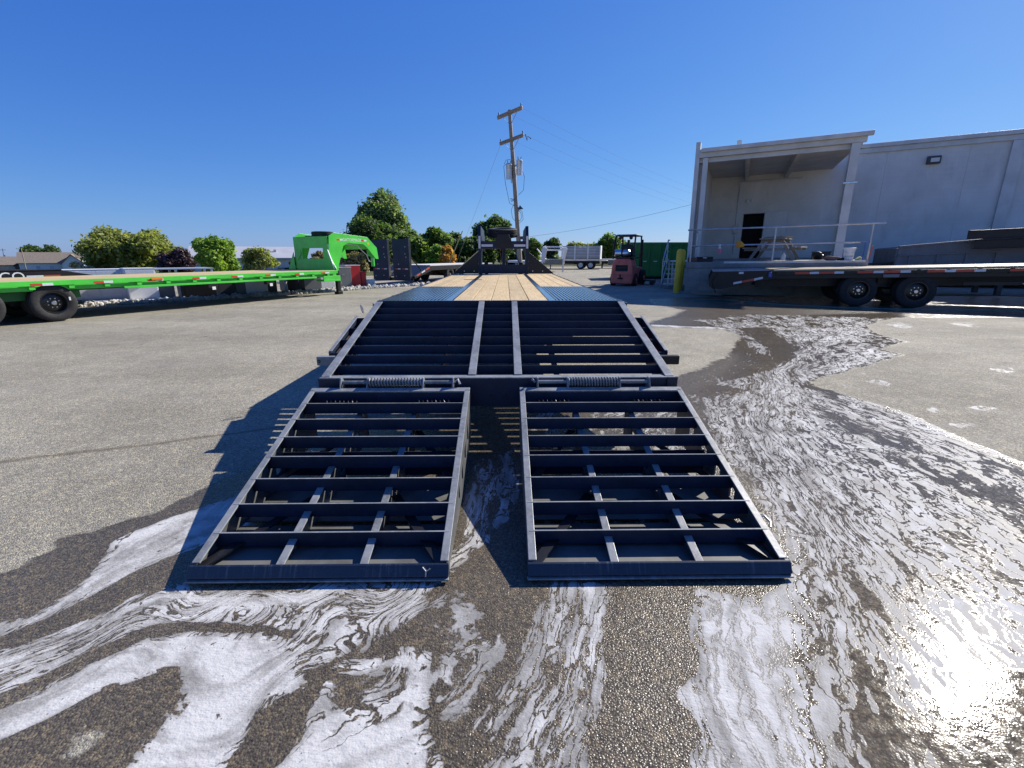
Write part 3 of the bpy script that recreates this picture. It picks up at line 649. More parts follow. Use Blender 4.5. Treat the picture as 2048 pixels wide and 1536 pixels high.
for x0, x1, sg in RAMPS:
    side = 'left ramp' if sg < 0 else 'right ramp'
    for x, inn in ((x0, 1), (x1, -1)):
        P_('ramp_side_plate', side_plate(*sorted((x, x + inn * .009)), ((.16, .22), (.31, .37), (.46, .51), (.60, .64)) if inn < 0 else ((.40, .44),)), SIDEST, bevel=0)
        P_('ramp_rail_cap', MB().bar(rp(x + inn * .0175, .004, -.004), rp(x + inn * .0175, .985, -.004), .035, .008, rn), NAVY_SHEEN)
    # mid stringers: deep webs, light caps showing between the slats
    for f in (.335, .665):
        xm = x0 + (x1 - x0) * f
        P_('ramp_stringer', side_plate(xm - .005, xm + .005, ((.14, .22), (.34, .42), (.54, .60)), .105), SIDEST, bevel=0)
        P_('ramp_stringer_cap', MB().bar(rp(xm, .03, -.098), rp(xm, .985, -.026), .036, .008, rn), NAVY_SHEEN)
    P_('ramp_top_bar', MB().bar(rp(x0, .003, -.006) + Vector((0, 0.0, 0)), rp(x1, .003, -.006), .048, .012, rn), NAVY_SHEEN)
    P_('ramp_top_face', MB().box(x0 + .01, x1 - .01, RY0 - .022, RY0 - .012, RZ0 - .16, RZ0 - .016), NAVY)
    for k in range(1, 8):
        c = rp(0, k / 8.0, -.001); y, z = c.y, c.z
        xa, xb = x0 + .0105, x1 - .0105
        P_('ramp_slat', MB().prism([(y, z), (y + .007, z), (y + .007, z - .063), (y + .045, z - .063), (y + .045, z - .070), (y, z - .070)], xa, xb, 'x'), NAVY, bevel=.0015)
        P_('slat_edge', MB().box(xa, xb, y - .0008, y + .0078, z + .0002, z + .0022), NAVY_SHEEN, bevel=0)  # thin pale strip; dust and the sunlit slat edge are in its colour
    # toe plate and lower skin
    y, z = RY1, RZ1
    P_('ramp_toe', MB().prism([(y, z), (y + .008, z + .004), (y + .03, .034), (y - .018, .020), (y - .024, .028)], x0 - .004, x1 + .004, 'x'), TOEST)
    P_('ramp_toe_lip', MB().box(x0 - .006, x1 + .006, y - .034, y - .012, .012, .0195), NAVY_SHEEN)
    P_('ramp_floor_plate', MB().box(x0 + .012, x1 - .012, 1.69 - YD, 2.02 - YD, .022, .029), FLOORST)
    P_('ramp_floor_plate', MB().box(x0 + .012, x1 - .012, 2.06 - YD, 2.42 - YD, .020, .028), FLOORST)
    for (ta, tb, xa, xb) in ((.98, .62, x0 + .03, x0 + (x1 - x0) * .31), (.98, .62, x1 - .03, x0 + (x1 - x0) * .69), (.55, .12, x0 + .03, x0 + (x1 - x0) * .31), (.55, .12, x1 - .03, x0 + (x1 - x0) * .69)):
        a_, b2 = rp(xa, ta, 0), rp(xb, tb, 0); a_.z = max(.05, a_.z * .45); b2.z = b2.z * .5
        P_('ramp_brace', MB().bar(a_, b2, .045, .008), BLACK, bevel=0)
    P_('ramp_foot_brace', MB().box(x0 + .012, x1 - .012, 2.52 - YD, 2.53 - YD, .05, .20), NAVY, bevel=0)
    P_('inner_spring', MB().tube([(x0 + .12 + .0025 * i, RY0 - .06 + .024 * math.cos(i * .55), RZ0 - .085 + .024 * math.sin(i * .55)) for i in range(90)], .006, 5), BLACK, bevel=0)
    P_('inner_spring', MB().tube([(x1 - .35 + .0025 * i, RY0 - .06 + .024 * math.cos(i * .55), RZ0 - .085 + .024 * math.sin(i * .55)) for i in range(90)], .006, 5), BLACK, bevel=0)
P_('weld_mark', MB().tube([(-.30, RY1 - .012, .066), (-.285, RY1 - .019, .05), (-.268, RY1 - .013, .060)], .003, 5).tube([(-.285, RY1 - .019, .05), (-.286, RY1 - .027, .03)], .003, 5), GALV, bevel=0)
P_('ramp_hook', MB().tube([(1.275, 1.93 - YD, .115), (1.30, 1.93 - YD, .12), (1.315, 1.90 - YD, .105), (1.30, 1.87 - YD, .095)], .006, 6), GALV, bevel=0)
# ---- gooseneck
yg = L + .03
for s_ in (-1, 1):
    P_('neck_upright', MB().prism([(yg, .60), (yg, 1.80), (yg + .14, 2.045), (yg + .42, 2.045), (yg + .42, .60)], s_ * .60 - .035, s_ * .60 + .035, 'x'), NAVY, bevel=.004)
    P_('upright_reflector', MB().box(s_ * .60 - .026, s_ * .60 + .026, yg - .006, yg - .002, 1.50, 1.80), TAPE_W, bevel=0)
    P_('gusset_plate', MB().prism([(s_ * .637, ZD + .005), (s_ * 1.29, ZD + .005), (s_ * 1.27, ZD + .03), (s_ * .637, 1.42)], yg + .02, yg + .032, 'y'), BLACK)
    P_('neck_beam', MB().prism([(yg + .42, 2.04), (yg + 1.9, 2.02), (yg + 2.35, 1.75), (yg + 2.35, 1.45), (yg + 1.85, 1.70), (yg + .95, 1.74), (yg + .62, 1.30), (yg + .42, .80)], s_ * .60 - .034, s_ * .60 + .034, 'x'), NAVY)
    P_('crossbar_reflector', MB().box(*sorted((s_ * .27, s_ * .555)), yg - .002, yg + .001, 1.545, 1.60), TAPE_W, bevel=0)
    for y in (.75, 1.0): P_('gusset_bolt', MB().cyl((s_ * y, yg + .02, ZD + .07), (s_ * y, yg + .008, ZD + .07), .012, 8), CHROME, bevel=0)
P_('neck_crossbar', MB().box(-.564, .564, yg + .002, yg + .05, 1.50, 1.68), NAVY)
P_('licence_bracket', MB().prism([(-.20, 1.52), (-.20, 1.72), (-.13, 1.84), (.13, 1.84), (.20, 1.72), (.20, 1.52)], yg - .02, yg + .001, 'y'), BLACK)
P_('bulkhead_plate', MB().box(-.564, .564, yg + .002, yg + .03, ZD + .006, 1.10), NAVY)
P_('bulkhead_ledge', MB().box(-.564, .564, yg + .031, yg + .16, 1.09, 1.102), NAVY)
P_('coupler_tube', MB().cyl((0, yg + 2.2, .95), (0, yg + 2.2, 1.7), .055, 14), NAVY, bevel=0)
P_('neck_front_bar', MB().box(-.564, .564, yg + 2.1, yg + 2.3, 1.52, 1.72), NAVY)
for s_ in (-1, 1):
    P_('landing_jack', MB().box(s_ * .46 - .05, s_ * .46 + .05, yg + .5, yg + .6, .12, 1.15).box(s_ * .46 - .11, s_ * .46 + .11, yg + .44, yg + .66, .0, .02), BLACK)
P_('jack_crank', MB().tube([(.10, yg + .5, 1.0), (.10, yg + .48, 1.35), (.14, yg + .48, 1.36)], .012, 6), GALV, bevel=0)
P_('safety_chain', MB().tube([(-.08, yg + 1.2, 1.70), (-.10, yg + 1.2, 1.45), (-.06, yg + 1.2, 1.20), (-.09, yg + 1.2, 1.05)], .016, 6), RUST, bevel=0)
P_('safety_chain', MB().tube([(.06, yg + 1.2, 1.70), (.05, yg + 1.2, 1.40), (.08, yg + 1.2, 1.15)], .016, 6), RUST, bevel=0)
P_('air_hose', MB().tube([(.30, yg + .8, 1.60), (.34, yg + .8, 1.35), (.40, yg + .8, 1.18), (.48, yg + .8, 1.08)], .014, 6), BLUEP, bevel=0)
t_, r_, h_ = wheel_meshes(.385, .23, RIMBLK)
so_ = link('spare_wheel', r_, None, TR, loc=(-.02, yg + .56, 1.90), rot=(0, -math.pi / 2 - .12, math.pi / 2)); link('tyre', t_, None, so_)
P_('rust_scrap', MB().prism([(-.75, 4.3), (-.40, 4.26), (-.40, 4.30), (-.75, 4.34)], ZD + .006, ZD + .012, 'z'), BLACK, bevel=0)

# ---------------------------------------------------------------- building on the right, loading dock and what stands on it
BYAW, BTILT = 1.12, 0.017
bu = Vector((math.sin(BYAW), -math.cos(BYAW), 0)); bvv = Vector((math.cos(BYAW), math.sin(BYAW), 0)); bw = Vector((0, 0, 1))
T_ = Matrix.Rotation(-BTILT, 3, 'Y'); bu, bvv, bw = T_ @ bu, T_ @ bvv, T_ @ bw
BM = Matrix(((bu.x, bvv.x, bw.x, 6.144), (bu.y, bvv.y, bw.y, 16.549), (bu.z, bvv.z, bw.z, 0.0), (0, 0, 0, 1)))
def bmat(u, v, w_=0): return BM @ Matrix.Translation((u, v, w_))
HD = 1.104; DW = 8.82; VC = 2.645; HM = 5.80; UC = 4.77
q = NT('painted_block_wall'); co = q.n('TexCoord').outputs['Object']
br = q.n('TexBrick', Vector=q.n('CombineXYZ', X=q.n('SeparateXYZ', Vector=co).outputs[0], Y=q.n('SeparateXYZ', Vector=co).outputs[2]).outputs[0], Scale=1.0)
br.inputs['Brick Width'].default_value = .4; br.inputs['Row Height'].default_value = .2; br.inputs['Mortar Size'].default_value = .006
n_ = q.noise(co, .7, 5, .6).outputs[0]; n2_ = q.noise(q.scale(co, (1, 1, .25)), 1.6, 5, .65).outputs[0]
c_ = q.mix(q.ramp(n_, .3, .7), (0.60, 0.58, 0.53), (0.72, 0.695, 0.64)); c_ = q.mix(q.math('MULTIPLY', q.ramp(n2_, .52, .70), .5), c_, (0.80, 0.79, 0.75))
c_ = q.mix(q.math('MULTIPLY', q.ramp(q.noise(q.scale(co, (1, 1, .4)), 1.8, 5, .7).outputs[0], .56, .74), .4), c_, (0.36, 0.355, 0.34))
c_ = q.mix(q.math('MULTIPLY', br.outputs['Fac'], .03), c_, (0.30, 0.29, 0.27))
q.set(q.b.inputs['Base Color'], c_); q.b.inputs['Roughness'].default_value = .8
q.set(q.b.inputs['Normal'], q.bump(br.outputs['Fac'], -.002))
BLOCKWALL = q.m
TRIM = mat('grey_trim', (0.56, 0.55, 0.525), 0.55, 0.2, 0.1, 2)
SOFFIT = mat('soffit_metal', (0.60, 0.56, 0.50), 0.7, 0, 0.1, 1.5)
BD = thing('warehouse_building', 'large grey painted block warehouse with roofed loading bay', 'building', matrix=BM)
def B_(name, mb, m_, par=BD, bevel=0.0, **k): return mb.build(name, m_, par, bevel=bevel, **k)
B_('front_wall', MB().box(-.2, 1.57, DW, DW + .3, 0, HM - .35).box(1.5705, 2.53, DW, DW + .3, HD + 2.13, HM - .35).box(2.5305, 26, DW, DW + .3, 0, HM - .35), BLOCKWALL)
B_('rear_mass', MB().box(-.2, 26, DW + .9, DW + 22, 0, HM - .4), BLOCKWALL)
B_('doorway', MB().box(1.571, 2.530, DW + .55, DW + .6, HD, HD + 2.13), INTERIOR)  # near-black sheet painted as the unlit room behind the opening
B_('door_jamb', MB().box(1.571, 1.60, DW - .01, DW + .5, HD, HD + 2.10).box(2.50, 2.529, DW - .01, DW + .5, HD, HD + 2.10).box(1.571, 2.529, DW - .012, DW + .5, HD + 2.10, HD + 2.129), TRIM)
dl = B_('door_leaf', MB().box(0, .95, -.045, 0, 0, 2.1), WHITE, loc=(2.54, DW - .05, HD + .02), rot=(0, 0, R(-20)))
B_('door_handle', MB().box(.82, .86, -.10, -.046, .98, 1.02), CHROME, dl)
B_('fascia', MB().box(UC + .6, 26, DW - .16, DW + .4, HM - .16, HM).box(UC + .6, 26, DW - .08, DW - .001, HM - .36, HM - .161), TRIM, bevel=.01)
B_('roof_sheet', MB().box(-.3, 26, DW + .41, DW + 22.3, HM - .32, HM - .2), TRIM)
for uu in (11.0, 17.0, 23.0): B_('pilaster', MB().box(uu - .20, uu + .20, DW - .12, DW - .001, 0, HM - .37), TRIM, bevel=.01)
# covered bay
B_('bay_side_wall', MB().box(-.16, .02, VC + .25, DW - .001, HD, 5.0), BLOCKWALL)
B_('bay_corner_post', MB().box(-.26, -.10, VC - .05, VC + .24, HD, 5.42), TRIM, bevel=.01)
B_('canopy_fascia', MB().box(-.12, UC + .28, VC - .10, VC + .06, 4.86, 5.15).box(-.10, UC + .2, VC + .0605, VC + .16, 4.70, 4.86), TRIM, bevel=.01)
B_('canopy_gutter', MB().box(-.05, UC + .42, VC - .24, VC - .101, 5.02, 5.16), TRIM, bevel=.02)
B_('canopy_roof', MB().box(-.15, UC + .30, VC + .07, DW + .4, 5.02, 5.14), TRIM)
B_('canopy_soffit', MB().box(.03, UC + .22, VC + .17, DW - .002, 4.93, 5.015), SOFFIT)
for uu in (1.55, 3.2): B_('soffit_beam', MB().box(uu - .07, uu + .07, VC + .17, DW - .003, 4.72, 4.928), SOFFIT)
B_('soffit_pipe', MB().cyl((1.2, DW - .08, 4.66), (UC - .9, DW - .08, 4.66), .035, 8), TRIM)
B_('canopy_column', MB().box(.03, .21, VC - .06, VC + .10, HD, 4.855), TRIM, bevel=.01)
B_('canopy_column', MB().box(UC - .13, UC + .13, VC - .095, VC + .10, HD, 4.855), TRIM, bevel=.01)
for hz in (3.65, 3.66): pass
B_('column_bracket', MB().box(UC - .2, UC + .2, VC - .13, VC - .096, 3.60, 3.64), CHROME)
B_('roof_vent', MB().cyl((1.2, VC + 2.2, 5.14), (1.15, VC + 2.2, 5.75), .09, 10), OFFW)
B_('roof_vent', MB().cyl((2.0, VC + 2.0, 5.14), (2.0, VC + 2.0, 5.42), .14, 10).lathe([(.001, 5.50), (.2, 5.42), (.2, 5.40), (.001, 5.40)], 12, 'z', o=(2.0, VC + 2.0, 0)), OFFW)
fl = B_('flood_light', MB().box(8.25, 8.70, DW - .16, DW - .001, 4.80, 5.10), DARKGREY, bevel=.02)
B_('flood_lens', MB().box(8.36, 8.64, DW - .172, DW - .161, 4.87, 5.02), OFFW, fl)
sp_ = B_('security_light', MB().box(1.73, 1.83, DW - .05, DW - .001, HD + 2.60, HD + 2.72), WHITE)
for a_ in (-.07, .09): B_('lamp_head', MB().lathe([(.001, 0), (.03, .0), (.06, .10), (.052, .10), (.001, .04)], 12, 'z', o=(1.78 + a_, DW - .10, HD + 2.54 + abs(a_))), WHITE, sp_)
B_('downpipe', MB().box(UC + .75, UC + .85, DW - .11, DW - .001, .2, HM - .37), TRIM, bevel=.01)
B_('conduit', MB().cyl((1.30, DW - .04, HD + .2), (1.30, DW - .04, 4.6), .022, 6), GALV)
B_('junction_box', MB().box(1.18, 1.42, DW - .10, DW - .001, HD + 1.2, HD + 1.6), TRIM, bevel=.01)
for uu in (6.9, 9.6, 13.2): B_('wall_joint', MB().box(uu - .012, uu + .012, DW - .004, DW - .0005, .2, HM - .37), SOFFIT)
DK = thing('loading_dock', 'raised concrete loading dock below the grey warehouse canopy', 'loading dock', matrix=BM)
LD = 5.16
B_('dock_wall', MB().box(0, LD, 0, DW - .31, .0, HD - .20), CONCRETE, DK, bevel=.015)
B_('dock_slab', MB().box(-.02, LD + .02, -.02, DW - .312, HD - .199, HD), CONCRETE, DK, bevel=.012)
B_('edge_angle', MB().box(1.2, LD - .05, -.032, -.021, HD - .05, HD + .012).box(1.2, LD - .05, -.021, .06, HD + .001, HD + .012), GALV, DK)
B_('dock_bumper', MB().box(1.5, 2.0, -.14, -.021, HD - .55, HD - .22), RUBBER, DK)
B_('dock_bumper', MB().box(3.6, 4.1, -.14, -.021, HD - .55, HD - .22), RUBBER, DK)
RL = thing('dock_railing', 'galvanised pipe railing along the front of the loading dock', 'railing', matrix=BM @ Matrix.Translation((0, 0, HD)))
B_('top_rail', MB().cyl((-.05, .1, 1.07), (LD + .30, .1, 1.07), .027, 10), GALV, RL)
B_('mid_rail', MB().cyl((.1, .1, .54), (LD - .05, .1, .54), .024, 10), GALV, RL)
for uu in (.1, 2.62, LD): B_('post', MB().cyl((uu, .1, 0), (uu, .1, 1.05), .027, 10), GALV, RL)
B_('side_rail', MB().cyl((.1, .13, 1.07), (.1, 2.3, 1.07), .024, 8), GALV, RL); B_('side_rail', MB().cyl((.1, .13, .54), (.1, 2.3, .54), .024, 8), GALV, RL)
B_('post', MB().cyl((.1, 2.3, 0), (.1, 2.3, 1.09), .027, 10), GALV, RL)
# picnic table
PT = thing('picnic_table', 'weathered wooden picnic table on the loading dock by the dark doorway', 'table', matrix=bmat(2.78, 2.2, HD) @ Matrix.Rotation(R(78), 4, 'Z'))
for k in range(5): B_('table_board', MB().box(-.90, .90, -.38 + k * .155, -.235 + k * .155, .72, .76), OLDWOOD, PT, .004)
for s_ in (-1, 1):
    for k in range(2): B_('bench_board', MB().box(-.90, .90, *sorted((s_ * (.62 + k * .15), s_ * (.755 + k * .15))), .42, .46), OLDWOOD, PT, .004)
    B_('bench_bearer', MB().box(s_ * .60 - .02, s_ * .60 + .02, -.9, .9, .34, .419), OLDWOOD, PT)
    B_('top_bearer', MB().box(s_ * .60 - .02, s_ * .60 + .02, -.36, .36, .64, .719), OLDWOOD, PT)
    for sy in (-1, 1): B_('leg', MB().bar((s_ * .645, sy * .70, 0), (s_ * .645, sy * .28, .70), .04, .10), OLDWOOD, PT)
tb = B_('cardboard_sheet', MB().box(-.40, .40, -.28, .26, 0, .05), OLDWOOD, None, .004); tb.matrix_world = bmat(2.83, 2.1, HD + .765) @ Matrix.Rotation(R(20), 4, 'Z')
tb.data.materials[0] = mat('cardboard', (0.42, 0.27, 0.12), .85); setp(tb, 'tan cardboard lying on top of the picnic table', 'cardboard')
# bucket, bottle, clutter
BK = thing('white_bucket', 'white plastic bucket with printed label on the dock edge', 'bucket', matrix=bmat(4.70, .25, HD + .005))
B_('pail', MB().lathe([(.001, 0), (.125, 0), (.13, .01), (.152, .33), (.165, .335), (.165, .375), (.155, .378), (.153, .345), (.001, .345)], 28, 'z'), WHITE, BK, smooth=True)
B_('blue_band', MB().lathe([(.1275, .008), (.1325, .07)], 28, 'z'), BLUEP, BK)
B_('printed_label', MB().add([(.1395 * math.cos(t), .1395 * math.sin(t), z) for z in (.10, .27) for t in [R(-140 + 12 * k) for k in range(9)]], [(k, k + 1, k + 10, k + 9) for k in range(8)]), mat('label_print', (0.45, 0.46, 0.50), .5, vscale=90, var=.6), BK)
B_('handle', MB().tube([(.16 * math.cos(R(a)), -.155 + .02 * math.sin(R(a)), .34 - .12 * math.sin(R(a))) for a in range(0, 181, 15)], .004, 6), GALV, BK)
def clutter(name, label, cat, mb, m_, u, v, w_=0.005, rz=0, bevel=.006, smooth=False, group=None):
    o = mb.build(name, m_, None, bevel=bevel, smooth=smooth); o.matrix_world = bmat(u, v, HD + w_) @ Matrix.Rotation(rz, 4, 'Z'); return setp(o, label, cat, group)
def lump(sx, sy, sz, seed, n=5):
    bm = bmesh.new(); bmesh.ops.create_icosphere(bm, subdivisions=3, radius=1); rs = random.Random(seed)
    ks = [(Vector((rs.uniform(-1, 1), rs.uniform(-1, 1), rs.uniform(-1, 1))).normalized(), rs.uniform(.1, .3)) for _ in range(n)]
    for v in bm.verts:
        k = 1 + sum(a * math.sin(3 * v.co.dot(d) + i) for i, (d, a) in enumerate(ks)) * .5
        v.co = Vector((v.co.x * sx * k, v.co.y * sy * k, max(0, (v.co.z + .8) * sz * .55 * k)))
    m = MB(); m.v = [tuple(v.co) for v in bm.verts]; m.f = [tuple(v.index for v in f.verts) for f in bm.faces]; bm.free(); return m
clutter('rag_pile', 'brown rag pile left of the white bucket on the dock', 'rag', lump(.20, .13, .16, 3), mat('brown_cloth', (0.16, 0.10, 0.075), .9), 4.28, .2, bevel=0)
clutter('black_gloves', 'black and white gloves lying between the rags and the bucket', 'gloves', lump(.12, .09, .09, 5), BLACK, 4.50, .22, bevel=0)
clutter('yellow_sponge', 'small pale yellow sponge right of the white bucket', 'sponge', lump(.09, .08, .10, 8), mat('sponge', (0.55, 0.52, 0.20), .9), 4.95, .16, bevel=0)
clutter('scrub_brush_pole', 'blue handled scrub brush leaning upside down on the mid rail', 'brush', MB().cyl((0, 0, 0), (.02, .05, .52), .014, 8).box(-.10, .12, .02, .08, .515, .56), BLUEP, 5.02, .02)
clutter('red_pole', 'short red and white pole leaning at the end of the dock rail', 'pole', MB().cyl((0, 0, 0), (.05, .06, .42), .022, 8), mat('pole_red', (0.42, 0.10, 0.08), .5), 5.20, .12)
SB = thing('spray_bottle', 'clear spray bottle with pink liquid hung on the dock mid rail', 'bottle', matrix=bmat(1.02, .06, HD + .30))
B_('bottle_body', MB().lathe([(.001, 0), (.04, .0), (.042, .02), (.042, .13)], 14, 'z'), PINK, SB, smooth=True); B_('bottle_top', MB().lathe([(.042, .131), (.04, .17), (.016, .21), (.016, .235), (.001, .235)], 14, 'z'), OFFW, SB, smooth=True)
B_('trigger', MB().box(-.05, .03, -.012, .012, .236, .275).box(-.05, -.04, -.01, .01, .19, .2355), WHITE, SB)
clutter('work_gloves', 'tan leather work gloves draped over the dock mid rail', 'gloves', lump(.16, .05, .16, 12), ORANGE, 1.62, .09, .46, bevel=0)
TBX = thing('black_toolbox', 'low black toolbox with white badge at the left end of the dock', 'toolbox', matrix=bmat(.55, .45, HD + .003))
B_('case', MB().box(-.26, .26, -.13, .13, 0, .11), BLACK, TBX, .01); B_('lid', MB().box(-.27, .27, -.14, .14, .1105, .17), BLACK, TBX, .015); B_('badge', MB().box(-.05, .07, -.144, -.1405, .12, .15), OFFW, TBX)
clutter('wood_crate', 'small brown crate beside the black toolbox on the dock', 'crate', MB().box(-.16, .16, -.13, .13, 0, .02).box(-.16, .16, -.13, -.11, .021, .15).box(-.16, .16, .11, .13, .021, .15).box(-.16, -.14, -.109, .109, .021, .15).box(.14, .16, -.109, .109, .021, .15), mat('crate_wood', (0.14, 0.07, 0.045), .8), .16, .35)
clutter('folded_cloth', 'orange cloth heaped in the brown crate on the dock', 'cloth', lump(.13, .09, .12, 21), ORANGE, .16, .35, .03, bevel=0)
clutter('white_jug', 'small white jug standing under the picnic table', 'jug', MB().lathe([(.001, 0), (.07, 0), (.075, .02), (.075, .16), (.03, .22), (.03, .26), (.001, .26)], 16, 'z'), WHITE, 3.05, 1.9, smooth=True, bevel=0)
clutter('black_bag', 'black bag on the dock floor behind the rag pile', 'bag', lump(.18, .16, .22, 31), BLACK, 4.15, 2.1, bevel=0)
clutter('dark_crate', 'dark plastic crate near the right canopy column on the dock', 'crate', MB().box(-.3, .3, -.2, .2, 0, .24).box(-.32, .32, -.22, .22, .2405, .27), DARKGREY, 4.6, 5.2)
# stairs at the dock end
SX = thing('dock_stairs', 'grey metal stairs with handrails up the left end of the dock', 'stairs', matrix=bmat(-.66, 3.9, 0) @ Matrix.Rotation(R(90), 4, 'Z'))
B_('landing', MB().box(0, 1.2, -.60, .47, HD - .06, HD - .01), GALV, SX)
for lx in (.05, 1.15): B_('landing_leg', MB().box(lx - .03, lx + .03, .40, .46, 0, HD - .061), GALV, SX)
for k in range(5): B_('step', MB().box(-1.55 + .30 * k, -1.24 + .30 * k, -.45, .45, .19 + .19 * k, .215 + .19 * k), GALV, SX)
for v in (-.47, .47):
    B_('stringer', MB().bar((-1.6, v, .12), (-.03, v, 1.10), .03, .16), GALV, SX)
    B_('handrail', MB().tube([(-1.55, v, .15), (-1.55, v, 1.15), (-.45, v, 1.95), (-.05, v, 1.95)], .024, 8), GALV, SX)
    B_('handrail', MB().tube([(-1.45, v, .75), (-.45, v, 1.48), (-.05, v, 1.48)], .020, 8), GALV, SX); B_('post', MB().cyl((-.45, v, .95), (-.45, v, 1.95), .022, 8), GALV, SX)
# bollards
def bollard(x, y, label):
    t = thing('yellow_bollard', label, 'bollard', (x, y, 0), group='yellow bollards at the dock corner')
    MB().lathe([(.001, 1.56), (.06, 1.545), (.10, 1.50), (.115, 1.44), (.115, 0)], 24, 'z').build('pipe', YELLOW, t, smooth=True)
    MB().lathe([(.16, 0), (.16, .025), (.116, .03)], 24, 'z').build('collar', CONCRETE, t)
bollard(5.97, 16.85, 'tall yellow pipe bollard in front of the left dock corner')
bollard(6.55, 18.2, 'second yellow bollard hidden behind the front one at the dock')

# ---------------------------------------------------------------- black flatbed trailer parked in front of the dock
BT = thing('black_flatbed_trailer', 'black deckover trailer with wet pine deck parked before the loading dock', 'trailer', (5.58, 13.99, -.08), (0, -.03, R(-22)))
def K_(name, mb, m_=BLACK, par=BT, bevel=0.003, **k): return mb.build(name, m_, par, bevel=bevel, **k)
LB = 12.6; BWD = 2.30
K_('side_beam', MB().box(2.0, LB, 0, .02, .71, .925)); K_('side_beam', MB().box(2.0, LB, BWD - .02, BWD, .71, .925))
TAILP = [(.32, .74), (.40, .935), (1.999, .930), (1.999, .71), (1.60, .66), (.66, .44), (.44, .44), (.34, .52)]
K_('tail_side', MB().prism(TAILP, 0, .02, 'y')); K_('tail_side', MB().prism(TAILP, BWD - .02, BWD, 'y'))
K_('tail_end', MB().box(.34, .40, .021, BWD - .021, .50, .62))
for s_ in (.05, 1.18): K_('flip_ramp', MB().box(.40, 1.90, s_, s_ + 1.06, .936, .962), mat('black_ramp_glare', (.30, .30, .31), .3))  # black ramps; the pale glare on their tops is put into this grey
for k in range(13):
    MB().box(-(LB - 2.0) / 2, (LB - 2.0) / 2, -.086, .086, -.04, 0).build('deck_plank', PINE_X, BT, bevel=.003, loc=((LB + 1.98) / 2, .021 + k * .1737 + .087, .962 + random.uniform(-.002, .002)))
K_('rub_rail', MB().box(2.05, LB, -.055, -.045, .82, .905))
for k in range(18): K_('stake_pocket', MB().box(2.2 + k * .6, 2.28 + k * .6, -.0445, -.0005, .80, .92), bevel=0)
def tp(x0, x1, z0, z1, red): K_('reflective_tape', MB().prism([(x0, z0), (x1, z0), (x1, z1), (x0, z1)], -.0585, -.0555, 'y'), TAPE_R if red else TAPE_W, bevel=0)
for x in (2.50, 3.94, 5.41, 6.99, 8.5):
    for red, ln in ((1, .35), (0, .22), (1, .35), (0, .22)): tp(x, x + ln - .004, .835, .893, red); x += ln
for x, red, ln in ((.98, 0, .22), (1.20, 1, .31), (1.51, 0, .22)):
    zz = lambda xx: .565 + (xx - .98) * .20
    K_('reflective_tape', MB().prism([(x, zz(x)), (x + ln - .004, zz(x + ln)), (x + ln - .004, zz(x + ln) + .06), (x, zz(x) + .06)], -.004, -.0005, 'y'), TAPE_R if red else TAPE_W, bevel=0)
K_('number_sticker', MB().box(1.10, 1.22, -.004, -.0005, .86, .92), TAPE_W, bevel=0)
K_('tie_winch', MB().box(1.86, 1.94, -.05, -.001, .76, .90), BLUEP, bevel=.008)
K_('tail_bracket', MB().tube([(.52, -.02, .90), (.40, -.02, .66), (.46, -.02, .50), (.52, -.02, .33)], .016, 6), BLACK, bevel=0)
K_('chassis_beam', MB().box(1.6, LB, .62, .65, .46, .92)); K_('chassis_beam', MB().box(1.6, LB, 1.65, 1.68, .46, .92))
for x in (4.05, 5.30):
    zc = .425 - .03 * x + .08
    K_('axle', MB().cyl((x, .25, zc), (x, 2.05, zc), .06, 10), BLACK, bevel=0)
    for y, rz in ((.14, -math.pi / 2), (.42, -math.pi / 2), (2.16, math.pi / 2), (1.88, math.pi / 2)): wheel(BT, (x, y, zc), .425, .23, rz)
K_('spring_hanger', MB().box(4.58, 4.80, .55, .60, .50, .72)); K_('axle_spring', MB().box(4.1, 5.3, .55, .60, .44, .499))
K_('fender_plate', MB().box(4.52, 4.86, -.03, .10, .72, .80), GREYBOX); K_('step_tube', MB().box(6.2, LB, .02, .06, .50, .58), BLACK)
K_('step_bar', MB().box(7.3, 8.3, -.02, .018, .52, .55), GALV)
for y in (.3, 1.9): K_('front_jack', MB().box(LB - .4, LB - .28, y, y + .12, -.29, .9))

# grey truck body with black beams behind it
GB = thing('grey_truck_body', 'grey steel truck body with sloping top behind the black trailer', 'truck body', (13.0, 16.0, 0), (0, R(-1.2), R(-20)))
K_('side_panel', MB().prism([(0, .80), (.08, 1.58), (6.5, 2.05), (6.5, .80)], 0, .05, 'y'), GREYBOX, GB)
K_('far_panel', MB().prism([(0, .80), (.08, 1.58), (6.5, 2.05), (6.5, .80)], 2.0, 2.05, 'y'), GREYBOX, GB)
K_('end_panel', MB().box(0, .06, .051, 1.999, .80, 1.56), GREYBOX, GB); K_('floor', MB().box(.061, 6.5, .051, 1.999, .80, .86), GREYBOX, GB)
K_('top_cap', MB().bar((.05, .02, 1.61), (6.5, .02, 2.085), .12, .06), GREYBOX, GB); K_('mid_rib', MB().bar((.1, -.02, 1.33), (6.5, -.02, 1.50), .05, .05), GREYBOX, GB)
for k in range(8): K_('rib', MB().box(.35 + k * .75, .41 + k * .75, -.04, -.001, .86, 1.30 + k * .02), GREYBOX, GB)
K_('base_rail', MB().box(0, 6.5, -.03, .049, .70, .799), DARKGREY, GB)
for x in (.6, 3.0, 5.6): K_('support_leg', MB().box(x, x + .14, .3, .44, 0, .699), DARKGREY, GB); K_('support_leg', MB().box(x, x + .14, 1.6, 1.74, 0, .699), DARKGREY, GB)
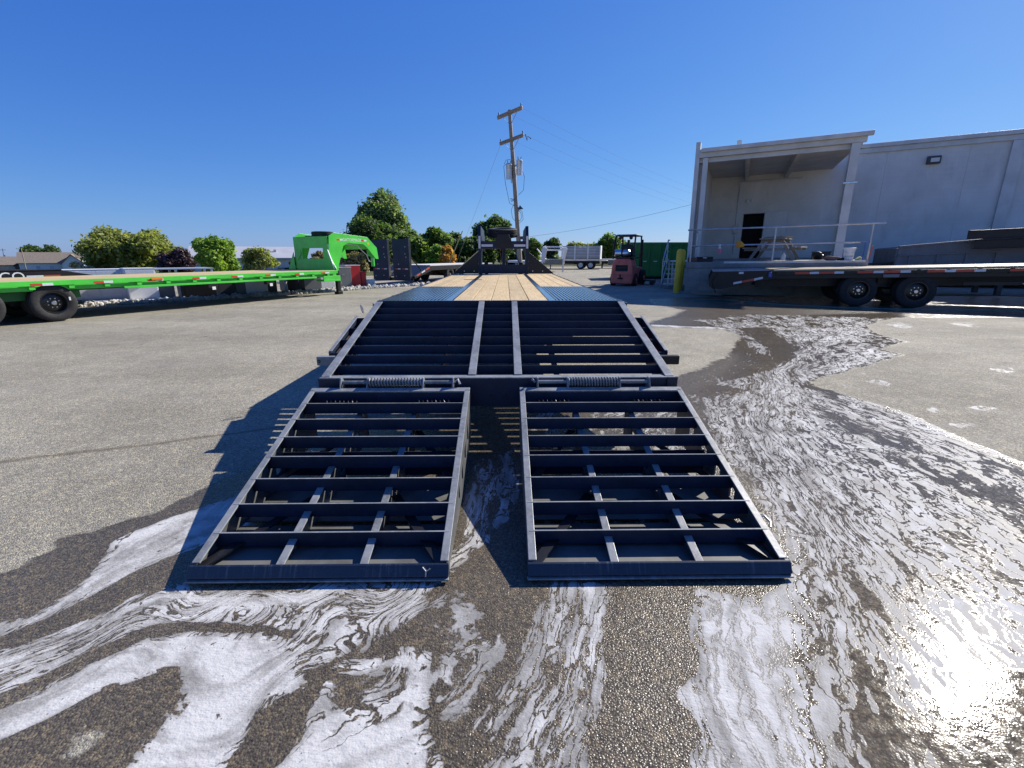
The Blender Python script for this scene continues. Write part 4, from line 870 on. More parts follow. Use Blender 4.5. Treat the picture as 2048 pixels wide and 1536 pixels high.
for nm, x0, z0, y0 in (('upper', 14.35, 1.95, 15.2), ('lower', 14.55, 1.66, 15.1)):
    o = MB().box(0, 6, -.01, .01, -.12, .12).box(0, 6, -.06, .06, .1205, .135).box(0, 6, -.06, .06, -.135, -.1205).build('steel_beam', BLACK, None, bevel=.003)
    o.location = (x0, y0 - .1, z0 + .0); o.rotation_euler = (0, R(-2.4 if nm == 'upper' else -1.9), R(-20))
    setp(o, 'upper of two long black steel beams hung on the grey truck body' if nm == 'upper' else 'lower of two long black steel beams hung on the grey truck body', 'beam', 'black beams on the grey truck body')
TW = thing('dark_hitch_frame', 'dark metal tow frame sticking out left of the grey truck body', 'hitch', (11.9, 16.5, 0), (0, 0, R(-20)))
for a_, b2 in (((0, 0, 1.0), (1.25, 0, 1.10)), ((0, 0, .78), (1.25, .1, .88)), ((.2, 0, .78), (1.2, .1, 1.10))): K_('frame_bar', MB().bar(a_, b2, .07, .07), BLACK, TW)
K_('hitch_box', MB().box(-.05, .22, -.10, .15, .70, 1.06), DARKGREY, TW)
K_('stand', MB().box(.4, .5, 0, .1, 0, .76), BLACK, TW)
# garden hose
hp = [gnd(1385, 602), gnd(1450, 601), gnd(1520, 607), gnd(1600, 613), gnd(1680, 617), gnd(1780, 619.5), gnd(1900, 621), gnd(2060, 622), gnd(2250, 622)]
pts = []
for i in range(len(hp) - 1):
    for t in (0, .25, .5, .75): p = hp[i].lerp(hp[i + 1], t); pts.append((p.x, p.y + .03 * math.sin(i * 2 + t * 3), .018))
setp(MB().tube(pts, .014, 6).build('garden_hose', TEAL, smooth=True), 'teal garden hose lying on the wet asphalt beside the black trailer', 'hose')

# ---------------------------------------------------------------- forklift
FK = thing('forklift', 'faded red forklift with silver gas cylinder in the warehouse shade', 'forklift', (4.92, 21.0, 0), (0, 0, R(-27)))
FK.scale = (1.08, 1.08, 1.02)
def F_(name, mb, m_=FORKRED, bevel=.02, **k): return mb.build(name, m_, FK, bevel=bevel, **k)
F_('counterweight', MB().prism([(-.42, .10), (-.46, .30), (-.46, .52), (-.43, .86), (-.36, 1.10), (-.30, 1.17), (.30, 1.17), (.36, 1.10), (.43, .86), (.46, .52), (.46, .30), (.42, .10)], -.02, .75, 'y'), bevel=.05)
F_('grille_shade_plate', MB().box(-.27, .23, -.030, -.021, .64, .90), INTERIOR, .0)  # flat near-black plate; the shade of a recess is painted by its colour
for k in range(4): F_('grille_bar', MB().box(-.25, .21, -.040, -.031, .67 + k * .06, .69 + k * .06), DARKGREY, .0)
F_('seam_strip', MB().box(-.455, .455, -.028, -.021, .475, .487), DARKGREY, 0)
F_('tow_pin', MB().cyl((-.06, -.03, .36), (-.06, -.03, .50), .025, 8).box(-.16, .05, -.045, -.0215, .30, .36), INTERIOR, 0)
F_('body', MB().box(-.42, .42, .751, 1.9, .30, .80))
F_('seat_deck', MB().box(-.40, .40, .05, 1.2, 1.171, 1.24), BLACK)
F_('gas_cylinder', MB().lathe([(.001, -.33), (.09, -.33), (.15, -.27), (.158, -.20), (.158, .20), (.15, .27), (.09, .33), (.001, .33)], 24, 'x', o=(-.08, .18, 1.41)), CHROME, 0, smooth=True)
F_('cylinder_strap', MB().lathe([(.162, -.03), (.165, -.03), (.165, .03), (.162, .03)], 24, 'x', o=(-.06, .18, 1.41), close=True), BLACK, 0)
F_('seat', MB().box(-.26, .26, .75, 1.20, 1.245, 1.36), BLACK, .04); F_('backrest', MB().box(-.26, .26, .60, .72, 1.30, 1.78), BLACK, .05)
for s_ in (-1, 1):
    F_('guard_post', MB().tube([(s_ * .42, .06, 1.16), (s_ * .42, .10, 1.6), (s_ * .40, .30, 2.12)], .035, 8), BLACK, 0)
    F_('guard_post', MB().tube([(s_ * .42, 1.75, .80), (s_ * .41, 1.55, 1.6), (s_ * .40, 1.40, 2.12)], .035, 8), BLACK, 0)
    F_('work_lamp', MB().lathe([(.001, 0), (.05, 0), (.075, -.06), (.001, -.06)], 14, 'y', o=(s_ * .22, .34, 2.04)), BLACK, 0)
    wheel(FK, (s_ * .44, .42, .27), .27, .20, 0 if s_ > 0 else math.pi, FORKRED); wheel(FK, (s_ * .48, 1.65, .34), .34, .25, 0 if s_ > 0 else math.pi, FORKRED)
    F_('mast_rail', MB().box(s_ * .30 - .05, s_ * .30 + .05, 2.05, 2.17, .10, 2.02), BLACK, .005)
    F_('fork', MB().prism([(2.22, .62), (2.26, .62), (2.28, .10), (3.25, .06), (3.25, .045), (2.22, .05)], s_ * .28 - .06, s_ * .28 + .06, 'x'), BLACK, .003)
F_('overhead_frame', MB().box(-.44, -.38, .26, 1.45, 2.12, 2.17).box(.38, .44, .26, 1.45, 2.12, 2.17).box(-.379, .379, .26, .32, 2.12, 2.17).box(-.379, .379, 1.39, 1.45, 2.12, 2.17), BLACK, .01)
for k in range(5): F_('guard_bar', MB().box(-.30 + k * .14, -.27 + k * .14, .321, 1.389, 2.13, 2.165), BLACK, 0)
F_('roof_cover', MB().box(-.40, .40, .40, 1.2, 2.171, 2.20), WHITE, .01)
F_('fork_carriage', MB().box(-.45, .45, 2.18, 2.215, .15, .62), BLACK, .01); F_('steering_wheel', MB().tube([(.16 * math.cos(a * .4), 1.42 + .05 * math.sin(a * .4), 1.45 + .16 * math.sin(a * .4)) for a in range(17)], .014, 6), BLACK, 0)

# ---------------------------------------------------------------- green bulk container and the bits by the stairs
GCN = thing('green_container', 'dark green ribbed steel container standing behind the stairs', 'container', (6.6, 27.5, 0), (0, 0, R(-4)))
def N_(name, mb, m_=DKGREEN, par=GCN, bevel=.01, **k): return mb.build(name, m_, par, bevel=bevel, **k)
N_('front_side', MB().box(0, 6.2, 0, .05, .15, 2.02)); N_('far_side', MB().box(0, 6.2, 2.35, 2.40, .15, 2.02)); N_('end_wall', MB().box(0, .05, .051, 2.349, .15, 2.02)); N_('end_wall', MB().box(6.15, 6.2, .051, 2.349, .15, 2.02)); N_('floor', MB().box(.051, 6.149, .051, 2.349, .15, .25))
N_('top_rim', MB().box(-.04, 6.24, -.05, -.001, 1.92, 2.06)); N_('skid', MB().box(0, 6.2, .1, .3, 0, .149), BLACK); N_('skid', MB().box(0, 6.2, 2.1, 2.3, 0, .149), BLACK)
for k in range(11): N_('side_rib', MB().box(.1 + k * .59, .2 + k * .59, -.07, -.001, .18, 1.919))
for k in range(3): N_('warning_label', MB().box(1.22 + k * .59, 1.36 + k * .59, -.0735, -.0705, .98, 1.02) if False else MB().box(1.02 + k * .59, 1.22 + k * .59, -.004, -.001, .98, 1.03), TAPE_W, bevel=0)
setp(MB().prism([(5.75, 27.2), (6.7, 27.2), (6.7, 27.9), (5.75, 27.9)], 0, 0.001, 'z').build('oil_stain', BLACK) if False else clutter('tow_dolly', 'small black trolley on the shaded asphalt by the stairs', 'trolley', MB().box(-.35, .35, -.25, .25, .16, .22).box(-.34, -.30, -.2, .2, .221, .50).cyl((-.25, -.28, .1), (-.25, .28, .1), .1, 12).cyl((.25, -.28, .1), (.25, .28, .1), .1, 12), BLACK, -2.2, 5.2, -HD))
clutter('pallet_stack', 'flat wooden pallet leaning low at the foot of the dock wall', 'pallet', MB().box(-.5, .5, -.1, -.08, .0, .10).box(-.5, .5, .06, .08, 0, .10).box(-.5, .5, -.10, .08, .101, .13), OLDWOOD, .75, -.25, -HD + .01)
clutter('white_cabinet', 'low pale cabinet behind the yellow bollard below the stairs', 'cabinet', MB().box(-.5, .5, -.3, .3, 0, .55).box(-.52, .52, -.32, .32, .551, .60), TRIM, -.7, 6.3, -HD + .02)

# ---------------------------------------------------------------- green gooseneck trailer on the left
GYAW = R(-26.5)
GT = thing('green_gooseneck_trailer', 'bright green gooseneck flatbed trailer with dual wheels parked at the yard edge', 'trailer', (-6.1 - 1.16 * math.cos(GYAW), 16.3 - 1.16 * math.sin(GYAW), 0), (0, 0, GYAW))
def G_(name, mb, m_=GREEN, par=GT, bevel=.004, **k): return mb.build(name, m_, par, bevel=bevel, **k)
GL = 12.5; GZ = .84; GH = 1.16
for k in range(12):
    x0 = -GH + .03 + k * .1917
    MB().box(-.093, .093, -GL / 2 + .02, GL / 2 - .02, -.04, 0).build('deck_plank', PINE, GT, bevel=.003, loc=(x0 + .0958, -GL / 2, GZ + .002))
for s_ in (-1, 1):
    G_('side_beam', MB().box(*sorted((s_ * (GH - .03), s_ * (GH - .012))), -GL, 0, GZ - .20, GZ + .004))
    G_('rub_rail', MB().box(*sorted((s_ * (GH + .055), s_ * (GH + .068))), -GL, 0, GZ - .100, GZ - .003))
    for k in range(19): G_('stake_pocket', MB().box(*sorted((s_ * (GH - .0115), s_ * (GH + .0545))), -.45 - k * .62, -.36 - k * .62, GZ - .17, GZ - .004), bevel=0)
    G_('lower_rail', MB().box(*sorted((s_ * (GH + .02), s_ * (GH + .05))), -6.3, -.9, GZ - .235, GZ - .185))
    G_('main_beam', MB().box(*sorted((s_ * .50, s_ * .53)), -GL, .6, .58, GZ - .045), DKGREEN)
    G_('deck_rear_band', MB().box(*sorted((s_ * (GH - .06), s_ * (GH - .0305))), -GL, 0, GZ - .19, GZ + .001), bevel=0)
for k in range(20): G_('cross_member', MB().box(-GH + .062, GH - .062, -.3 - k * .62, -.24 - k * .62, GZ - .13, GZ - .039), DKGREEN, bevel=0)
for k in range(10):
    y = -.55 - k * 1.02
    G_('reflective_tape', MB().box(GH - .0115, GH - .0085, y - .15, y, GZ - .185, GZ - .135) if False else MB().box(GH + .0685, GH + .0715, y - .17, y, GZ - .098, GZ - .048), TAPE_R, bevel=0)
    G_('reflective_tape', MB().box(GH + .0685, GH + .0715, y + .004, y + .17, GZ - .098, GZ - .048), TAPE_W, bevel=0)
G_('marker_lamp', MB().box(GH + .0725, GH + .10, -5.75, -5.50, GZ - .085, GZ - .03), AMBER, bevel=.01)
for y in (-7.55, -8.65):
    G_('axle', MB().cyl((-.95, y, .39), (.95, y, .39), .06, 10), BLACK, bevel=0)
    for s_ in (-1, 1):
        for dx in (1.06, .78): wheel(GT, (s_ * dx, y, .385), .385, .225, 0 if s_ > 0 else math.pi)
    G_('tyre_label', MB().box(1.174, 1.177, y + .24, y + .27, .42, .49), WHITE, bevel=0)
G_('axle_frame', MB().box(-.9, .9, -9.2, -7.0, .45, .62), DKGREEN)
for yy in (-2.6, -4.3): 
    G_('strap_winch', MB().box(GH - .10, GH + .04, yy - .12, yy + .12, GZ - .34, GZ - .24), BLACK); G_('winch_tag', MB().box(GH + .0405, GH + .046, yy - .03, yy + .06, GZ - .39, GZ - .31), WHITE, bevel=0)
# neck
NW = .86
for s_ in (-1, 1):
    G_('neck_side_plate', MB().prism([(.05, GZ - .25), (.02, 1.30), (.10, 1.98), (.32, 2.10), (1.95, 2.0), (2.42, 1.62), (2.48, 1.20), (2.34, 1.20), (1.90, 1.62), (1.7, 1.74), (.95, 1.76), (.72, 1.66), (.42, .98), (.36, GZ - .25)], *sorted((s_ * (NW - .03), s_ * NW)), 'x'))
    G_('gusset', MB().prism([(s_ * NW, GZ + .005), (s_ * (GH + .05), GZ + .005), (s_ * (GH + .03), GZ + .06), (s_ * NW, 1.45)], -.02, .0, 'y'), GREEN)
    G_('landing_leg', MB().box(s_ * .92 - .06, s_ * .92 + .06, .18, .30, .10, GZ - .02), BLACK); G_('leg_foot', MB().box(s_ * .92 - .1, s_ * .92 + .1, .14, .34, 0, .099), BLACK)
    G_('leg_crank', MB().tube([(s_ * .98, .24, .42), (s_ * 1.10, .24, .44), (s_ * 1.10, .22, .36)], .012, 6), GALV, bevel=0)
G_('bulkhead', MB().box(-NW + .001, NW - .031, .03, .05, GZ + .006, 1.22).box(-NW + .001, -.45, .03, .05, 1.2205, 1.58).box(.58, NW - .031, .03, .05, 1.2205, 1.58).box(-NW + .001, NW - .031, .03, .05, 1.5805, 1.97))
G_('bulkhead_gusset', MB().prism([(-.80, 1.50), (-.52, 1.50), (-.52, 1.36), (-.70, 1.18), (-.80, 1.18)], .010, .029, 'y'))
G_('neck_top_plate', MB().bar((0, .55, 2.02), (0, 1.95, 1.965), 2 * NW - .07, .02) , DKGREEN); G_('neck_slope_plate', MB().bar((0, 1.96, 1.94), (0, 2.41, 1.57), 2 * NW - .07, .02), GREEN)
G_('gusset_rope', MB().bar((GH - .28, -.035, 1.52), (GH - .03, -.035, GZ + .05), .035, .03, (0, -1, 0)), WHITE)
G_('coupler_tube', MB().cyl((.66, 2.36, .92), (.66, 2.36, 1.5), .07, 12)); G_('coupler_box', MB().box(.50, .82, 2.24, 2.46, 1.30, 1.55))
G_('neck_step', MB().box(GH - .30, GH + .06, -.62, .10, GZ - .36, GZ - .30).box(GH + .03, GH + .06, -.62, .10, GZ - .299, GZ - .18))
t_, r_, h_ = wheel_meshes(.385, .225, RIMBLK)
so_ = link('spare_wheel', r_, None, GT, loc=(.0, .62, 2.05), rot=(0, -math.pi / 2, 0)); link('tyre', t_, None, so_)
G_('safety_chain', MB().tube([(NW - .1, .95, 1.74), (NW - .1, 1.5, 1.70), (NW - .1, 1.7, 1.52), (NW - .1, 1.95, 1.35), (NW - .1, 2.05, 1.12), (NW - .1, 2.18, 1.10), (NW - .1, 2.25, 1.25)], .018, 6), OFFW, bevel=0)
for y0 in (.44, 1.62): G_('neck_tape', MB().box(NW + .0005, NW + .003, y0, y0 + .13, 1.84, 1.90), TAPE_R, bevel=0); G_('neck_tape', MB().box(NW + .0005, NW + .003, y0 + .135, y0 + .27, 1.84, 1.90), TAPE_W, bevel=0)
text_part('neck_lettering', 'GATORMADE', .15, WHITE, GT, (NW + .002, 1.17, 1.87), (math.pi / 2, 0, math.pi / 2))
G_('warning_sticker', MB().box(NW + .0005, NW + .003, 1.92, 2.02, 1.72, 1.80), YELLOW, bevel=0)

# ---------------------------------------------------------------- black trailer nose behind the green one, far left
LT = thing('black_dump_trailer', 'black trailer nose with white lettering behind the green trailer', 'trailer', (-11.9, 13.4, 0), (0, 0, R(-26)))
def L_(name, mb, m_=BLACK, par=LT, bevel=.006, **k): return mb.build(name, m_, par, bevel=bevel, **k)
L_('side_panel', MB().prism([(-7, .48), (-7, .97), (-1.1, .97), (-.35, .80), (0, .72), (0, .48)], 1.0, 1.06, 'x')); L_('side_panel', MB().prism([(-7, .48), (-7, .97), (-1.1, .97), (-.35, .80), (0, .72), (0, .48)], -1.06, -1.0, 'x'))
L_('deck', MB().box(-.999, .999, -7, -.3, .60, .66)); L_('front_bar', MB().box(-.999, .999, -.12, 0, .48, .71)); L_('top_rail', MB().bar((1.03, -7, .985), (1.03, -1.12, .985), .09, .03)); L_('rail_trim', MB().box(1.0605, 1.07, -7, -1.2, .655, .675), GALV)
text_part('side_lettering', 'CO', .30, WHITE, LT, (1.062, -2.05, .83), (math.pi / 2, 0, math.pi / 2))
for y0, red in ((-1.80, 0), (-1.48, 1), (-1.16, 0), (-.84, 1)): L_('reflective_tape', MB().box(1.0605, 1.0635, y0, y0 + .31, .80, .86) if y0 < -1.2 else MB().box(1.0605, 1.0635, y0, y0 + .31, .74, .80), TAPE_R if red else TAPE_W, bevel=0)
L_('tag', MB().box(.60, .66, .001, .006, .62, .70), WHITE, bevel=0)
L_('tongue', MB().bar((.5, 0, .55), (0, 1.3, .52), .08, .12)); L_('tongue', MB().bar((-.5, 0, .55), (0, 1.3, .52), .08, .12)); L_('tongue_jack', MB().box(-.05, .05, 1.0, 1.1, 0, .75))
for s_ in (-1, 1):
    for y in (-4.2, -5.1): wheel(LT, (s_ * 1.17, y, .36), .36, .2, 0 if s_ > 0 else math.pi)
for y in (-4.2, -5.1): L_('axle', MB().cyl((-1.1, y, .36), (1.1, y, .36), .05, 8), bevel=0)

# ---------------------------------------------------------------- row of tool boxes and truck beds behind the green trailer
def row_pt(px, py): return gnd(px, py)
RYAW = R(46)
def cabinet(name, label, cat, px, py, wd, hgt, dep, m_, lid=None, doors=1, group=None, rot=RYAW, pull=True):
    hgt *= 1.12; p = gnd(px, py); t = thing(name, label, cat, (p.x, p.y, 0), (0, 0, rot), group)
    MB().box(-wd / 2, wd / 2, 0, dep, .04, hgt - .03).build('body', m_, t, bevel=.012)
    MB().box(-wd / 2 - .012, wd / 2 + .012, -.012, dep + .012, hgt - .0295, hgt).build('lid', lid or m_, t, bevel=.01)
    MB().box(-wd / 2 + .03, wd / 2 - .03, .03, dep - .03, 0, .0395).build('plinth', BLACK, t)
    for k in range(doors):
        a_ = -wd / 2 + .02 + k * (wd - .04) / doors; b2 = a_ + (wd - .04) / doors - .012
        d_ = MB().box(a_, b2, -.014, -.001, .07, hgt - .06).build('door_panel', m_, t, bevel=.004)
        if pull: MB().box((a_ + b2) / 2 - .05, (a_ + b2) / 2 + .05, -.022, -.0145, hgt * .62, hgt * .62 + .03).build('latch', GALV, d_)
    return t
cabinet('white_service_cabinet', 'long white steel service cabinet behind the green trailer wheels', 'cabinet', 205, 602, 2.0, .84, .55, WHITE, doors=2)
cabinet('white_side_cabinet', 'shorter sunlit white cabinet beside the open frame rack', 'cabinet', 292, 600, .75, .86, .6, WHITE, doors=1)
# open frame rack
p = gnd(362, 596); t = thing('aluminium_frame_rack', 'open aluminium frame with flat pale roof behind the green trailer', 'rack', (p.x, p.y, 0), (0, 0, RYAW))
MB().box(-1.05, 1.05, -.05, 1.0, .90, .94).build('roof_panel', ALU, t, bevel=.005)
for a_ in (-1.0, .0, 1.0):
    for b2 in (0, .9): MB().box(a_ - .03, a_ + .03, b2 - .03, b2 + .03, 0, .899).build('post', ALU, t)
MB().box(-.95, -.1, .15, .75, 0, .60).build('inner_bin', GREYBOX, t); MB().box(.08, .7, .15, .75, 0, .55).build('inner_bin', DARKGREY, t)
cabinet('black_chest', 'low black chest under the pale frame roof', 'chest', 405, 596, .9, .62, .5, BLACK)
cabinet('black_wide_chest', 'wide black tool chest behind the middle of the green trailer', 'chest', 440, 594, 1.1, .72, .55, DARKGREY, doors=2)
cabinet('grey_locker', 'pale grey locker behind the middle of the green trailer', 'locker', 476, 592, .62, .62, .4, GREYBOX)
cabinet('white_low_box', 'low white box between the grey locker and dark chest', 'box', 512, 590, .85, .46, .4, WHITE, pull=False)
cabinet('grey_slim_box', 'slim grey box with pale corner posts by the rocks', 'box', 545, 588, .38, .46, .35, DARKGREY, pull=False)
p = gnd(574, 585); setp(MB().box(-.045, .045, -.045, .045, 0, .86).build('pale_post', OFFW, None, bevel=.008, loc=(p.x, p.y, 0), rot=(R(4), 0, 0)), 'single pale upright post left of the bulkhead legs', 'post')
p = gnd(398, 594); setp(MB().box(-.05, .05, -.05, .05, 0, .80).build('aluminium_post', ALU, None, bevel=.008, loc=(p.x, p.y, 0)), 'aluminium post standing right of the open frame rack', 'post')
cabinet('dark_tall_chest', 'dark tall chest behind the front of the green deck', 'chest', 598, 583, 1.0, .80, .5, BLACK, doors=2)
cabinet('grey_tool_chest', 'grey steel chest between the green trailer legs', 'chest', 626, 582, .75, .74, .5, GREYBOX)
cabinet('white_sheet_box', 'bright white panelled box between the green trailer legs', 'box', 657, 579.5, .62, .66, .4, WHITE, pull=False)
cabinet('charcoal_tool_box', 'charcoal tool box just left of the red one', 'chest', 689, 577, .72, .78, .55, GREYBOX, lid=ALU)
cabinet('red_tool_box', 'tall bright red tool box at the right end of the row', 'chest', 709, 575.5, .66, .84, .55, RED, lid=ALU, pull=False)
cabinet('red_narrow_box', 'narrow red box tucked behind the tall red one', 'chest', 729, 574, .25, .58, .4, RED, pull=False)
cabinet('white_cooler', 'small pale cooler box right of the red tool boxes', 'cooler', 742, 573, .42, .28, .35, WHITE, pull=False)

# rocks along the yard edge
rs = np.random.RandomState(5); pv = []; pf = []
line = [gnd(130, 616), gnd(260, 608), gnd(400, 601), gnd(500, 595), gnd(620, 587), gnd(740, 577), gnd(870, 569)]
ico = bmesh.new(); bmesh.ops.create_icosphere(ico, subdivisions=1, radius=1); iv = np.array([v.co[:] for v in ico.verts]); if_ = np.array([[v.index for v in f.verts] for f in ico.faces]); ico.free()
segl = [(line[i + 1] - line[i]).length for i in range(len(line) - 1)]; tot = sum(segl); N = 1500
for i in range(N):
    d = rs.rand() * tot; k = 0
    while d > segl[k] and k < len(segl) - 1: d -= segl[k]; k += 1
    p = line[k].lerp(line[k + 1], d / segl[k]); dirv = (line[k + 1] - line[k]).normalized(); off = -rs.rand() ** 1.2 * .75 + .12
    p = p + Vector((dirv.y, -dirv.x, 0)) * off
    s_ = .03 + .05 * rs.rand() ** 2; sc = s_ * (0.7 + .6 * rs.rand(3)); a = rs.rand() * 6.3
    v = iv * (1 + .25 * (rs.rand(len(iv), 1) - .5)) * sc; v = np.stack([v[:, 0] * math.cos(a) - v[:, 1] * math.sin(a), v[:, 0] * math.sin(a) + v[:, 1] * math.cos(a), v[:, 2]], 1)
    n0 = len(pv) * len(iv); pv.append(v + np.array([p.x, p.y, lot_z(p.x) + sc[2] * .6 + .03 * max(0, -off)])); pf.append(if_ + n0)
me = bpy.data.meshes.new('gravel_edging'); me.from_pydata(np.concatenate(pv).tolist(), [], np.concatenate(pf).tolist())
o = link('gravel_edging', me, mat('pale_rock', (0.46, 0.44, 0.40), .9, 0, .3, 3)); setp(o, 'strip of pale broken rock along the yard edge', None, None, 'stuff')
# pale slab under the white cabinets
p = gnd(210, 606); setp(MB().box(-2.2, 1.6, -.25, 1.1, 0, .035).build('concrete_pad', OFFW, None, loc=(p.x, p.y, 0.004), rot=(0, 0, RYAW)), 'pale concrete pad under the white cabinets', None, None, 'structure')

# ---------------------------------------------------------------- black equipment trailer with upright navy ramps, middle distance
ET = thing('equipment_trailer', 'dark trailer with two navy ramps standing upright behind the green one', 'trailer', (-5.45, 21.9, 0), (0, 0, R(-22)))
def E_(name, mb, m_=NAVY, par=ET, bevel=.006, **k): return mb.build(name, m_, par, bevel=bevel, **k)
for x0, x1 in ((-1.02, -.13), (.13, 1.02)):
    E_('upright_ramp', MB().box(x0, x1, -.30, -.24, .22, 2.05)); 
    for x in (x0, x1 - .05): E_('ramp_flange', MB().box(x, x + .05, -.2395, -.14, .22, 2.05), BLACK)
    for k in range(8): E_('ramp_rung', MB().box(x0 + .051, x1 - .051, -.2395, -.17, .35 + k * .22, .39 + k * .22), BLACK)
    for k in range(2):
        xa = x0 + .10 + k * .40
        E_('reflective_tape', MB().box(xa, xa + .14, -.304, -.3005, .72, .76), TAPE_R, bevel=0); E_('reflective_tape', MB().box(xa + .145, xa + .29, -.304, -.3005, .72, .76), TAPE_W, bevel=0)
    for xx, zz in ((.70, 1.70), (.68, 1.40), (.72, 1.26), (.15, .42), (.60, .45), (.3, .95)): E_('ramp_bolt', MB().cyl((x0 + xx, -.3005, zz), (x0 + xx, -.312, zz), .022, 8), GALV, bevel=0)
    E_('ramp_strut', MB().bar((x1 - .03, -.13, 1.25), (x1 - .03, .85, .55), .05, .03), BLACK)
E_('tail_frame', MB().prism([(-.13, .30), (-.13, .42), (1.3, .86), (1.3, .62)], -1.15, -1.09, 'x'), BLACK); E_('tail_frame', MB().prism([(-.13, .30), (-.13, .42), (1.3, .86), (1.3, .62)], 1.09, 1.15, 'x'), BLACK); E_('tail_deck', MB().bar((0, -.12, .40), (0, 1.3, .84), 2.17, .03, (0, 0, 1)), BLACK)
for k in range(3): E_('reflective_tape', MB().bar((1.1525, .05 + k * .4, .43 + k * .123), (1.1525, .35 + k * .4, .522 + k * .123), .06, .003, (1, 0, 0)), TAPE_R if k % 2 == 0 else TAPE_W, bevel=0)
E_('side_beam', MB().box(1.10, 1.15, 1.301, 8.6, .64, .85), BLACK); E_('side_beam', MB().box(-1.15, -1.10, 1.301, 8.6, .64, .85), BLACK); E_('front_beam', MB().box(-1.099, 1.099, 8.5, 8.6, .64, .85), BLACK)
for k in range(11): MB().box(-.095, .095, 0, 7.25, -.035, 0).build('deck_plank', OFFW, ET, loc=(-1.0 + k * .2, 1.31, .888))
for x in (-.5, .5): E_('main_beam', MB().box(x - .04, x + .04, 0, 9, .40, .63), BLACK)
for y in (3.2, 4.1):
    E_('axle', MB().cyl((-1.0, y, .38), (1.0, y, .38), .06, 8), BLACK, bevel=0)
    for s_ in (-1, 1): wheel(ET, (s_ * 1.02, y, .385), .385, .24, 0 if s_ > 0 else math.pi)
E_('rear_light_bar', MB().box(-1.1, 1.1, -.20, -.131, .22, .36), BLACK)
for x in (-.9, .1, .8): E_('tail_lamp', MB().box(x - .06, x + .06, -.208, -.2005, .25, .31), LENS_R, bevel=0)
E_('landing_leg', MB().box(.8, .92, 8.2, 8.32, 0, .64), BLACK); E_('landing_leg', MB().box(-.92, -.8, 8.2, 8.32, 0, .64), BLACK)

# ---------------------------------------------------------------- white trailers far behind on the right of the neck
WG = thing('white_gooseneck_trailer', 'white gooseneck trailer with open neck frame, far behind', 'trailer', (3.45, 40, 0), (0, 0, R(18)))
def W_(name, mb, m_=WHITE, par=WG, bevel=.02, **k): return mb.build(name, m_, par, bevel=bevel, **k)
for s_ in (-1, 1):
    W_('neck_post', MB().tube([(s_ * .95, 0, .5), (s_ * .95, 0, 1.75), (s_ * .85, .05, 2.0), (s_ * .6, .1, 2.05)], .07, 8), bevel=0); W_('neck_plate', MB().prism([(-.3, .75), (-.9, 1.9), (-.5, 2.0), (0, 1.9), (0, .75)], s_ * .90 - .04, s_ * .90 + .04, 'x'))
    W_('leg', MB().box(s_ * .95 - .06, s_ * .95 + .06, -.06, .06, 0, .5)); W_('side_beam', MB().box(s_ * 1.1 - .04, s_ * 1.1 + .04, .1, 9, .65, .86))
W_('neck_crossbar', MB().box(-.9, .9, -.05, .05, 1.72, 1.86)); W_('neck_topbar', MB().box(-.6, .6, .05, .15, 1.98, 2.08)); W_('neck_plate_front', MB().box(-.90, .90, -.05, .04, .62, 1.02), GREYBOX); W_('deck', MB().box(-1.05, 1.05, .1, 9, .80, .87), OFFW)
for y in (5.5, 6.5):
    for s_ in (-1, 1): wheel(WG, (s_ * 1.0, y, .385), .385, .24, 0 if s_ > 0 else math.pi, WHITE)
W_('axle_beam', MB().box(-.9, .9, 5.3, 6.7, .34, .5), BLACK)
STAKEW = mat('slat_grey_white', (0.46, 0.48, 0.50), .5, 0, .1, 2)  # greyer than the white of the stakes
WS = thing('white_stake_trailer', 'white stake sided trailer with twin rear wheels, far behind', 'trailer', (7.6, 47.5, 0), (0, 0, R(-14)))
for k in range(9): W_('side_slat', MB().box(-2.6, 1.2, -.03, .0, 1.0 + k * .145, 1.085 + k * .145) if k else MB().box(-4.2, 1.9, -.06, .0, .86, .99), STAKEW if k else WHITE, WS, .005)
for x in (-2.6, -1.3, 0, 1.2): W_('stake', MB().box(x - .05, x + .05, -.08, -.031,   .86, 2.35 if x < .5 else 2.2), WHITE, WS, .005)
W_('far_side', MB().box(-2.6, 1.2, 2.3, 2.34, 1.0, 2.15), GREYBOX, WS); W_('front_board', MB().box(-2.64, -2.601, 0, 2.34, 1.0, 2.15), GREYBOX, WS); W_('rear_gate', MB().box(1.201, 1.24, .0, 2.3, .5, 2.3), OFFW, WS)
W_('deck', MB().box(-4.2, 1.9, .001, 2.4, .80, .859), OFFW, WS); W_('nose_rail', MB().bar((-4.2, .0, .9), (-5.2, .0, 2.0), .10, .10), WHITE, WS); W_('nose_leg', MB().bar((-4.0, .0, .85), (-3.6, .0, .35), .16, .10), WHITE, WS)
W_('front_leg', MB().box(-3.9, -3.8, .5, .6, 0, .8), BLACK, WS); W_('axle_beam', MB().box(-.9, .6, .9, 1.4, .35, .5), BLACK, WS); W_('chassis', MB().box(-4.2, 1.2, .7, .8, .5, .799), BLACK, WS); W_('chassis', MB().box(-4.2, 1.2, 1.6, 1.7, .5, .799), BLACK, WS)
for x in (-.7, .3):
    for y, rz in ((.2, -math.pi / 2), (2.2, math.pi / 2)): wheel(WS, (x, y, .39), .39, .25, rz, WHITE)
WF = thing('white_deck_trailer', 'low white deck trailer beside the forklift, far behind', 'trailer', (11.4, 50, 0), (0, 0, R(-8)))
W_('deck', MB().box(-1.9, 4.5, 0, 2.3, .84, .98), WHITE, WF); W_('chassis', MB().box(-1.9, 4.5, .4, .6, .5, .839), BLACK, WF); W_('toolbox', MB().box(-1.2, -.4, .0, .4, .40, .80), GREYBOX, WF)
